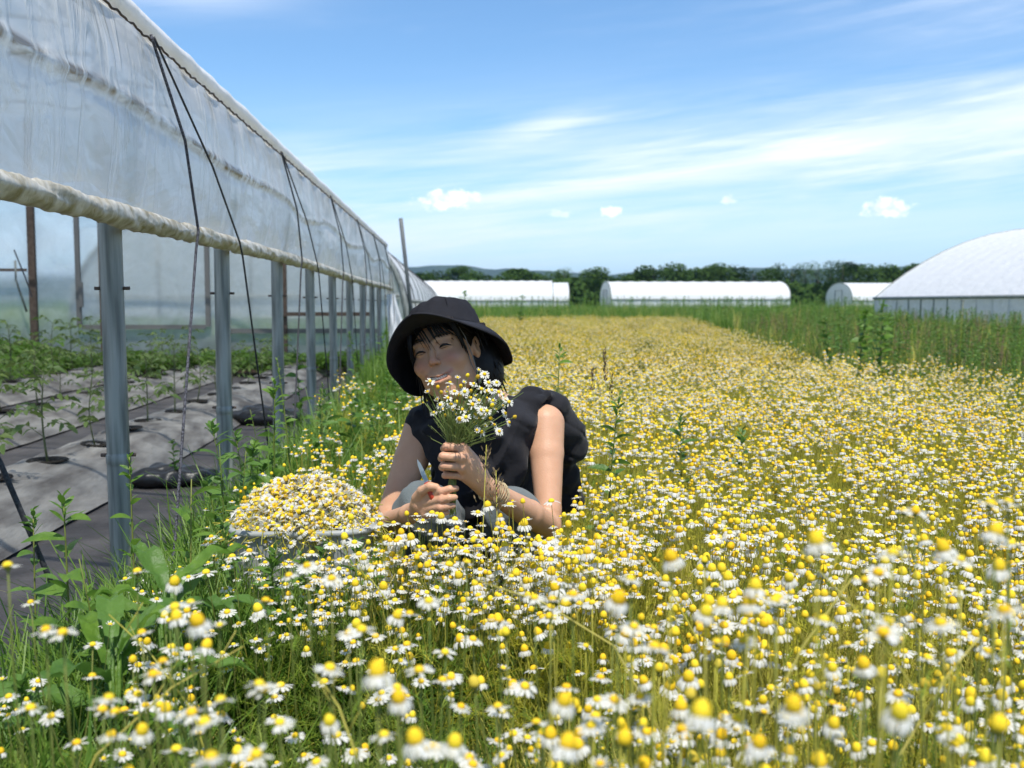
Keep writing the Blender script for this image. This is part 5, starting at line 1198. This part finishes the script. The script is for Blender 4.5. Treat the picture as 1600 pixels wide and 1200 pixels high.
# ------------------------------------------------------------------ tub of picked flowers
TL = Vector((-.325, 2.27, 0)); tub = empty('harvest_tub', tuple(TL)); tag(tub, 'pale grey tub heaped with picked chamomile beside the crouching person', 'tub')
mtub = material('tub_plastic', (.22, .23, .215), .5, (.32, .33, .31), 6, .002, 30)
TW, TD, THt = .150, .115, .405
def rrect(w, d_, n=40, e=4.0): return [(w * abs(math.cos(q)) ** (2 / e) * (1 if math.cos(q) > 0 else -1), d_ * abs(math.sin(q)) ** (2 / e) * (1 if math.sin(q) > 0 else -1)) for q in [2 * math.pi * i / n for i in range(n)]]
g = MB(); vs = []; prof = [(.80, .0), (.82, .01), (.90, .2), (1.0, THt), (1.03, THt + .003), (1.03, THt - .018), (1.015, THt - .018)]
inner = [(1.0, THt + .003), (.97, THt), (.86, .2), (.78, .02)]
for (k, z) in prof[::-1][0:0] + [(.0, .0)] + prof[:4] + [(1.03, THt + .004), (1.045, THt - .002), (1.045, THt - .02), (1.01, THt - .02)][:0] + inner: vs += [(x * k, y * k, z) for x, y in rrect(TW, TD)]
g.add(vs, [(j * 40 + i, j * 40 + (i + 1) % 40, (j + 1) * 40 + (i + 1) % 40, (j + 1) * 40 + i) for j in range(len(vs) // 40 - 1) for i in range(40)]); g.build('bucket_wall', mtub, tub)
g = MB(); pr = rrect(TW * 1.02, TD * 1.02); g.tube([(x, y, THt) for x, y in pr + [pr[0]]], .0075, 8); g.build('rim', mtub, tub)
rv = random.Random(31)
hp_pts = []
for i in range(1700):
    a = rv.uniform(0, 6.28); q = math.sqrt(rv.random()); x = math.cos(a) * q * TW * 1.09 + rv.gauss(0, .004); y = math.sin(a) * q * TD * 1.10; z = THt - .008 + (1 - q ** 2.2) * .09 + rv.uniform(-.012, .010) + (.012 if y > 0 else 0)
    hp_pts.append((TL.x + x, TL.y + y, z, rv.uniform(-1.3, 1.0), rv.uniform(-1, 1), rv.uniform(0, 6), rv.uniform(.85, 1.25), rv.randrange(6)))
HS2 = []
for i, kind in enumerate(['flat', 'flat', 'droop', 'cone', 'flat', 'droop']):
    g = MB(); rr = random.Random(540 + i); g.tube([(.01, .01, -.045), (0, 0, -.02), (0, 0, 0)], [.001, .0009, .0008], 3, 0, False); head_geo(g, Vector((0, 0, 0)), (0, 0, 1), kind, 1, rr, 1, 2); HS2.append(g.mesh('picked_head_kind', [M['stem_dry'], M['disc_old'] if i % 2 else M['disc'], M['petal']]))
scatter('picked_chamomile', HS2, hp_pts, 'heap of picked chamomile flowers filling the grey tub', 'flowers')
g = MB(); g.lathe([(.0001, THt + .060), (TW * .45, THt + .045), (TW * .72, THt), (TW * .80, THt - .04), (.0001, THt - .05)], 20); g.v = [(x, y * TD / TW, z) for x, y, z in g.v]; o = g.build('picked_stems', material('picked_stems', (.10, .10, .03), .9, (.22, .2, .07), 90, .004, 200), tub)
# cloth draped over the back corner
g = MB(); vs = []
for i in range(13):
    for k in range(9):
        u, v = i / 12, k / 8; vs.append((-TW - .01 + .10 * u - .012 * v, -.02 + TD * u + .01 * math.sin(v * 9), THt + .015 + .02 * math.sin(u * 4) - (.10 * v if v > .2 else -.02 * v) + .006 * math.sin(u * 14 + v * 5)))
g.add(vs, [(i * 9 + k, (i + 1) * 9 + k, (i + 1) * 9 + k + 1, i * 9 + k + 1) for i in range(12) for k in range(8)]); o = g.build('liner', material('liner', (.55, .53, .48), .8, (.66, .64, .60), 20, .003, 50), tub)

# ------------------------------------------------------------------ tomato plants under the tunnel
rtm = random.Random(8)
def tomato_leaf(g, p, d, L_, r):
    d = Vector(d).normalized(); side = d.cross(Vector((0, 0, 1))).normalized(); tip = p + d * L_ + Vector((0, 0, -.35 * L_)); mid = p + d * L_ * .55 + Vector((0, 0, .05 * L_))
    g.tube([p, mid, tip], [.0018, .0014, .0008], 4, 0, False)
    for u, s_ in ((.35, .7), (.6, 1.0), (.85, .85)):
        q = p.lerp(mid, u / .55) if u < .55 else mid.lerp(tip, (u - .55) / .45)
        for sg in (-1, 1): lance_leaf(g, q, side * sg + d * .5 + Vector((0, 0, r.uniform(-.5, .2))), L_ * .36 * s_, L_ * .095 * s_, 1, .5, r, .18, 5, .3)
    lance_leaf(g, tip, d + Vector((0, 0, -.6)), L_ * .38, L_ * .11, 1, .4, r, .18, 5, .3)
def tomato_kind(seed, H):
    r = random.Random(seed); gs = MB(); bend = Vector((r.uniform(-.03, .03), r.uniform(-.03, .03), 0)); at_ = lambda u: bend * math.sin(u * 3) + Vector((0, 0, H * u)); gs.tube([at_(k / 6) for k in range(7)], [.0048 - .0028 * k / 6 for k in range(7)], 6)
    ls = []
    for i in range(9):
        g = MB(); u = .28 + .72 * i / 8; a = i * 2.4 + r.uniform(-.4, .4); tomato_leaf(g, at_(u), (math.cos(a), math.sin(a), .35 + .5 * u), H * (.52 - .20 * u) * r.uniform(.85, 1.15), r); ls.append(g.mesh('leaf', [M['tstem'], M['tomato']]))
    return gs.mesh('stem', [M['tstem']]), ls
TK = [tomato_kind(700 + i, .34) for i in range(5)]
gh = MB(); gh.lathe([(.0001, -.012), (.03, -.010), (.048, .004), (.062, .007), (.066, .0)], 16); hole_me = gh.mesh('hole', hole_mat)
rows = ['bed beside the open side', 'second bed in', 'middle bed', 'fourth bed in', 'bed along the far side']
for bi, bx in enumerate(BEDS[:4]):
    y = 2.55 + .2 * bi; j = 0
    while y < 12.4:
        if (XY(0, y) - .5 < bx):
            px = 705 + bx / y * 1600; k = rtm.randrange(5); sc = rtm.uniform(.85, 1.2) * (1.1 if bi < 2 else 1.35)
            xx = bx + rtm.uniform(-.03, .03); zz = bed_h(xx - bx, y, bi * 7)
            ordn = ordinal(j); where = 'near the front end' if y < 4.6 else 'a third of the way along' if y < 6.6 else 'half way along' if y < 8.6 else 'towards the end wall' if y < 10.6 else 'close to the end wall'
            root = empty('tomato_plant', (xx, y, zz), rtm.uniform(0, 6)); root.scale = (sc,) * 3; side_ = 'left of' if px < 192 else 'right of'
            tag(root, 'young tomato plant, %s from the front in the %s' % (ordinal(j), rows[bi]), 'tomato plant', 'young tomato plants in the polytunnel beds')
            sm, lv = TK[k]; link('stem', sm, root)
            for q in lv: link('leaf', q, root)
            ho = link('planting_hole', hole_me, root, (0, 0, .004)); ho.scale = (1.45 / sc * rtm.uniform(.8, 1.2), 1.3 / sc * rtm.uniform(.7, 1.1), 1.2 / sc); j += 1
        y += (.60 if bi == 0 else .55) + rtm.uniform(-.05, .05)
# greenery against the end wall and down the far beds
pts = []
TG = []
for k in range(3):
    g = MB(); rr = random.Random(k + 60)
    for q in range(10): a = rr.uniform(0, 6.28); tomato_leaf(g, Vector((rr.uniform(-.05, .05), rr.uniform(-.05, .05), rr.uniform(.02, .25))), (math.cos(a), math.sin(a), rr.uniform(.4, 1.2)), rr.uniform(.14, .24), rr)
    TG.append(g.mesh('greens_kind', [M['tstem'], M['leafpale']]))
for i in range(430):
    if rtm.random() < .55: yy = rtm.uniform(12.5, 13.3); xx = rtm.uniform(-6.5, -1.2)
    else: xx = rtm.uniform(-7.2, -4.3); yy = rtm.uniform(7.5, 13.2)
    pts.append((xx, yy, .04, *rot_any(rtm, .2), rtm.uniform(.6, 1.15) * (1.25 if xx < -5 else .8), rtm.randrange(3)))
scatter('bed_greens', TG + [], pts, 'leafy greens growing against the end wall under the tunnel', 'greens')
# lush growth outside seen through the end film
pts = [(rtm.uniform(-8, -.9), rtm.uniform(13.8, 20), 0, *rot_any(rtm, .1), rtm.uniform(.7, 1.1), rtm.randrange(4)) for _ in range(1500)]
scatter('grass_beyond', GT[:4], pts, 'tall green grass outside the end wall of the near polytunnel', 'grass')

# sandbags lying on the path fabric
def sandbag(c, w, d_, h, rz, label):
    c = np.array(c); fb = Field((-w - .05, -d_ - .05, -.03), (w + .05, d_ + .05, h * 2 + .06), .008)
    fb.ell((0, 0, h * .8), (w, d_, h), None, .01); fb.ell((-w * .3, d_ * .2, h * 1.45), (w * .35, d_ * .45, h * .5), None, .03); fb.f += 0
    sl_, (X, Y, Z) = fb.sub((-w - .05, -d_ - .05, -.03), (w + .05, d_ + .05, h * 2 + .06)); fb.f = fb.f + (.006 * np.sin(X * 50 + 2 * np.sin(Y * 30)) + .004 * np.sin(Y * 80 + Z * 60)).astype(np.float32)
    me_, _ = fb.mesh('sandbag', M['black'], 1); o = link('sandbag', me_, None, tuple(c)); o.rotation_euler = (0, 0, rz); tag(o, label, 'sandbag', 'black plastic bags on the path fabric')
sandbag((-1.36, 5.05, 0.0), .21, .11, .055, .3, 'lumpy black plastic bag on the path with a weed in front of it')
sandbag((-1.36, 7.6, 0.0), .28, .13, .075, -.2, 'lumpy black plastic bag lying farther along the path behind the posts')

# ------------------------------------------------------------------ weeds one can tell apart
def weed(px, py_top, d, base_x=None, H=None, nl=18, L_=.085, w=.009, seed=1, label='', top=True, mat='leaf', el=(.3, .9), dry=False, teeth=0):
    p = P(px, py_top, d); H = p.z
    r_ = random.Random(seed); root = empty('weed', (p.x, p.y, 0)); tag(root, label, 'weed'); gs, gl = weed_mesh(seed, H, nl, L_, w, top, None, el, teeth)
    gs.build('stem', M['stem_dry'] if dry else M['stem'], root)
    if len(gl.f): o = gl.build('leaves', M[mat], root); o['kind'] = 'stuff'
    return root
weed(866, 536, 3.1, seed=5, nl=14, L_=.10, w=.010, label='upright green weed with a leafy tuft standing behind the person\'s shoulder', top=True, mat='leafpale')
weed(946, 620, 2.7, seed=6, nl=26, L_=.09, w=.010, label='leafy green weed just right of the person\'s shoulder')
weed(1068, 650, 3.4, seed=7, nl=16, L_=.10, w=.011, label='small green weed alone among the ripe chamomile right of the person')
weed(1160, 672, 3.3, seed=9, nl=12, L_=.10, w=.012, label='low green weed tuft in the middle of the chamomile field')
weed(424, 592, 2.9, seed=10, nl=18, L_=.085, w=.011, label='pale leafy weed in front of the third post', mat='leafpale', el=(.6, 1.3))
weed(205, 715, 2.2, seed=11, nl=16, L_=.075, w=.009, label='leafy weed climbing beside the foot of the first post', mat='leafpale', el=(.5, 1.2))
weed(48, 800, 1.95, seed=12, nl=18, L_=.07, w=.010, label='upright weed at the board beside the slanting rope')
weed(470, 545, 5.6, seed=13, nl=16, L_=.10, w=.02, label='broad leaved weed behind the fourth post', el=(.4, 1))
weed(680 - 120, 520, 6.8, seed=14, nl=20, L_=.10, w=.012, label='tall leafy weed growing at the sixth post')
weed(590, 515, 9.5, seed=15, nl=22, L_=.12, w=.013, label='tall pale weed by the far posts next to the hat brim', mat='leafpale')
weed(272, 688, 5.0, seed=16, nl=18, L_=.06, w=.008, label='small weed growing out beside the black plastic bag', el=(.4, 1.1))
weed(500, 598, 4.1, seed=17, nl=22, L_=.07, w=.006, label='feathery weed left of the trodden straw path')
weed(455, 560, 3.6, seed=18, nl=20, L_=.06, w=.006, label='thin weed rising in front of the fourth post', mat='leafpale')
weed(1378, 472, 9.0, seed=19, nl=30, L_=.16, w=.03, label='bushy bright green weed at the field edge before the big tunnel', mat='leafpale')
weed(1344, 482, 9.4, seed=20, nl=28, L_=.15, w=.03, label='lower bushy weed left of the bright one at the field edge', mat='leafpale')
weed(1300, 495, 10, seed=21, nl=24, L_=.14, w=.022, label='leafy weed at the corner of the chamomile field')
weed(720, 455, 27, seed=23, nl=26, L_=.3, w=.04, label='tall weed beside the hat at the far field end')
weed(814, 462, 30, seed=24, nl=26, L_=.3, w=.035, label='tall thin weed before the white polytunnel end')
weed(650, 735, 3.2, seed=25, nl=12, L_=.09, w=.013, label='young broad weed on the straw path beside the person\'s arm')
weed(585, 700, 3.6, seed=26, nl=12, L_=.08, w=.013, label='small green weed in the straw behind the tub')
for i, (px, py, d) in enumerate([(400, 845, 1.98), (432, 862, 1.95), (468, 850, 2.0), (505, 868, 1.93), (540, 852, 2.0), (572, 866, 1.95), (380, 820, 2.05)]):
    weed(px, py, d, seed=900 + i, nl=20, L_=.07, w=.010, label='leafy green weed before the grey tub, %s from the left' % ordinal((1, 2, 3, 4, 5, 6, 0)[i]), mat='leafpale' if i % 2 else 'leaf')['group'] = 'weeds before the tub'
for i in range(52):
    yy = 1.2 + i * .165 + rtm.uniform(-.07, .07); xx = XS + .13 + rtm.uniform(0, .20) + (.04 * yy if yy > 4 else 0); hz_ = rtm.uniform(.30, .56); px = 705 + xx / yy * 1600; py = 475 + (EYE - hz_) / yy * 1600
    weed(px, py, yy, seed=800 + i, nl=rtm.randrange(12, 22), L_=rtm.uniform(.07, .13), w=rtm.uniform(.008, .018), label='green weed along the tunnel board, %s in the row counting from the front' % ordinal(i), mat=rtm.choice(['leaf', 'leafpale', 'leaf']), top=rtm.random() < .6)['group'] = 'weeds along the tunnel board'
# brown seed heads
def seedhead(px, py, d, H2, seed, label, fan=.02, n=60):
    p = P(px, py, d); root = empty('seeding_grass', (p.x, p.y, 0)); tag(root, label, 'grass stem'); r_ = random.Random(seed); g = MB(); bx_ = r_.uniform(-.04, .04)
    g.tube([(bx_, 0, 0), (bx_ * .6, 0, p.z * .5), (0, 0, p.z)], [.0016, .0013, .0008], 5); g.build('stem', M['stem_dry'], root); g = MB()
    for i in range(n):
        u = r_.random(); z = p.z - H2 * (1 - u); a = r_.uniform(0, 6.28); sp_ = fan * (1.2 - u); q = Vector((math.cos(a) * sp_ * r_.random(), math.sin(a) * sp_ * r_.random(), z)); lance_leaf(g, q, (math.cos(a) * .5, math.sin(a) * .5, 1), .009, .0018, 0, 0, r_, seg=3)
    g.build('seed_head', M['seed'], root)['kind'] = 'stuff'
seedhead(945, 546, 2.85, .09, 1, 'brown seed head of dock standing tallest right of the person', .008, 90)
seedhead(926, 578, 2.85, .06, 2, 'short brown seed head leaning left of the tallest one', .008, 50)
seedhead(955, 585, 2.9, .07, 3, 'brown seed head close beside the tallest one', .008, 50)
seedhead(760, 695, 2.05, .13, 4, 'pale open grass panicle in front of the dark shirt', .03, 70)
seedhead(775, 735, 2.03, .09, 5, 'drooping pale grass head in front of the wrist', .025, 60)
seedhead(1420, 560, 6.5, .14, 6, 'pale seeding grass at the field edge before the big tunnel', .03, 70)
seedhead(1250, 470, 12, .2, 7, 'tall pale seeding grass before the lone white tunnel', .05, 60)
seedhead(1505, 470, 9, .2, 8, 'tall straw coloured seed head in the right thicket', .05, 70)
# dock plants with big leaves
def dock(c, leaves, label):
    root = empty('dock_plant', (c[0], c[1], 0)); tag(root, label, 'plant', None)
    for (a, elv, L_, w, z) in leaves:
        g = MB(); d = Vector((math.cos(a) * math.cos(elv), math.sin(a) * math.cos(elv), math.sin(elv))); side = d.cross(Vector((0, 0, 1))).normalized(); n = 12; pts_ = []; ws = []
        rr = random.Random(int(a * 100)); g.tube([(0, 0, z * .2), (d.x * .02, d.y * .02, z)], [.004, .003], 6)
        for k in range(n + 1):
            u = k / n; pts_.append(Vector((d.x * .02, d.y * .02, z)) + d * L_ * u + Vector((0, 0, -.55 * L_ * u * u + .006 * math.sin(u * 17)))); ws.append(max(.001, w * .70 * math.sin(math.pi * (.08 + .9 * u) ** .75) * (1 + .07 * math.sin(u * 40 + a))))
        vs = []; 
        for k, p in enumerate(pts_):
            for q in range(-3, 4): vs.append(p + side * ws[k] * q / 3 + Vector((0, 0, .42 * ws[k] * abs(q) / 3 + .003 * math.sin(k * 2.1 + q * 2) * abs(q) / 3 + (.0022 if k % 2 and q else 0))))
        g.add(vs, [(k * 7 + q, k * 7 + q + 1, (k + 1) * 7 + q + 1, (k + 1) * 7 + q) for k in range(n) for q in range(6)]); g.build('leaf', M['leaf'] if rr.random() < .6 else M['leafpale'], root)
pd = P(175, 1010, 1.55)
dock((pd.x, pd.y), [(2.9, .5, .22, .040, .26), (.3, .55, .24, .045, .30), (-.5, .30, .20, .048, .24), (1.4, .9, .20, .045, .32), (3.6, .3, .20, .045, .20), (4.9, .25, .16, .042, .18), (2.2, .8, .20, .035, .34), (5.6, .6, .18, .04, .26), (.9, .7, .24, .034, .36), (1.9, .6, .22, .03, .38), (4.3, .8, .20, .036, .32), (0, 1.0, .2, .03, .36)], 'big leaved dock plant low at the left near the end of the slanting rope')
pd = P(262, 930, 1.75)
dock((pd.x, pd.y), [(3.0, .6, .22, .032, .34), (.1, .35, .24, .032, .36), (1.2, .9, .18, .04, .36), (5.2, .5, .17, .04, .26), (4.2, .7, .18, .038, .28), (.7, .8, .22, .03, .40), (2.3, .9, .2, .03, .40), (5.8, .8, .2, .034, .34), (3.6, .9, .18, .03, .36)], 'broad leaved plant right of the dock, before the foot of the first post')
pd = P(30, 1075, 1.45)
dock((pd.x, pd.y), [(.2, .3, .17, .05, .22), (3.1, .4, .18, .05, .22), (4.7, .4, .15, .045, .2)], 'low wide leaved plant at the left edge on the board')
pd = P(560, 905, 1.95)
dock((pd.x, pd.y), [(1.9, 1.0, .14, .03, .24), (.4, .7, .14, .03, .2), (3.2, .8, .15, .028, .22)], 'dark leaved plant in front of the grey tub')

# long dry stems leaning through the nearest flowers
for i, (x0, y0, x1, y1, d, ds) in enumerate([(960, 1010, 740, 905, 1.15, 'from the middle up to the left'), (1180, 1150, 1330, 905, .95, 'leaning right among the ripe cones'), (1400, 1190, 1560, 960, .9, 'leaning right near the right edge'), (1460, 1120, 1250, 860, 1.0, 'leaning left below the tall cone'), (150, 1180, 380, 1010, 1.0, 'low at the left'), (300, 1110, 170, 960, 1.2, 'behind the dock leaves'), (560, 1190, 500, 1060, .9, 'in the lower middle left'), (1090, 1000, 1000, 860, 1.3, 'short one right of the middle'), (620, 960, 545, 880, 1.5, 'in front of the tub')]):
    a_, c_ = P(x0, y0, d), P(x1, y1, d * 1.06); g = MB(); b0 = a_ + (a_ - c_) * .5; b0.z = max(0, b0.z - .12)
    g.tube([b0, a_, a_.lerp(c_, .5) + Vector((0, 0, .012)), c_], [.0013, .0012, .001, .0007], 5)
    for q in range(3):
        p0 = a_.lerp(c_, .3 + .25 * q); g.tube([p0, p0 + Vector(((-1) ** q * .02, .01, .035))], [.0007, .0005], 4)
    tag(g.build('dry_stem', M['straw']), 'dry straw coloured stem ' + ds, 'dry stem', 'dry stems leaning through the flowers')
# haze over the whole place
hzm = bpy.data.materials.new('haze'); hzm.use_nodes = True; t = hzm.node_tree; t.nodes.clear(); o_ = t.nodes.new('ShaderNodeOutputMaterial'); v_ = t.nodes.new('ShaderNodeVolumePrincipled'); v_.inputs['Color'].default_value = (.38, .62, 1, 1); v_.inputs['Density'].default_value = .00012; v_.inputs['Anisotropy'].default_value = .2; t.links.new(v_.outputs[0], o_.inputs['Volume'])
USE_HAZE = True
if USE_HAZE:
    g = MB(); g.box((100, 1800, 74), (9400, 7600, 150)); o = g.build('haze', hzm, smooth=False); tag(o, 'thin blue summer haze over the whole field', 'haze', None, 'stuff')
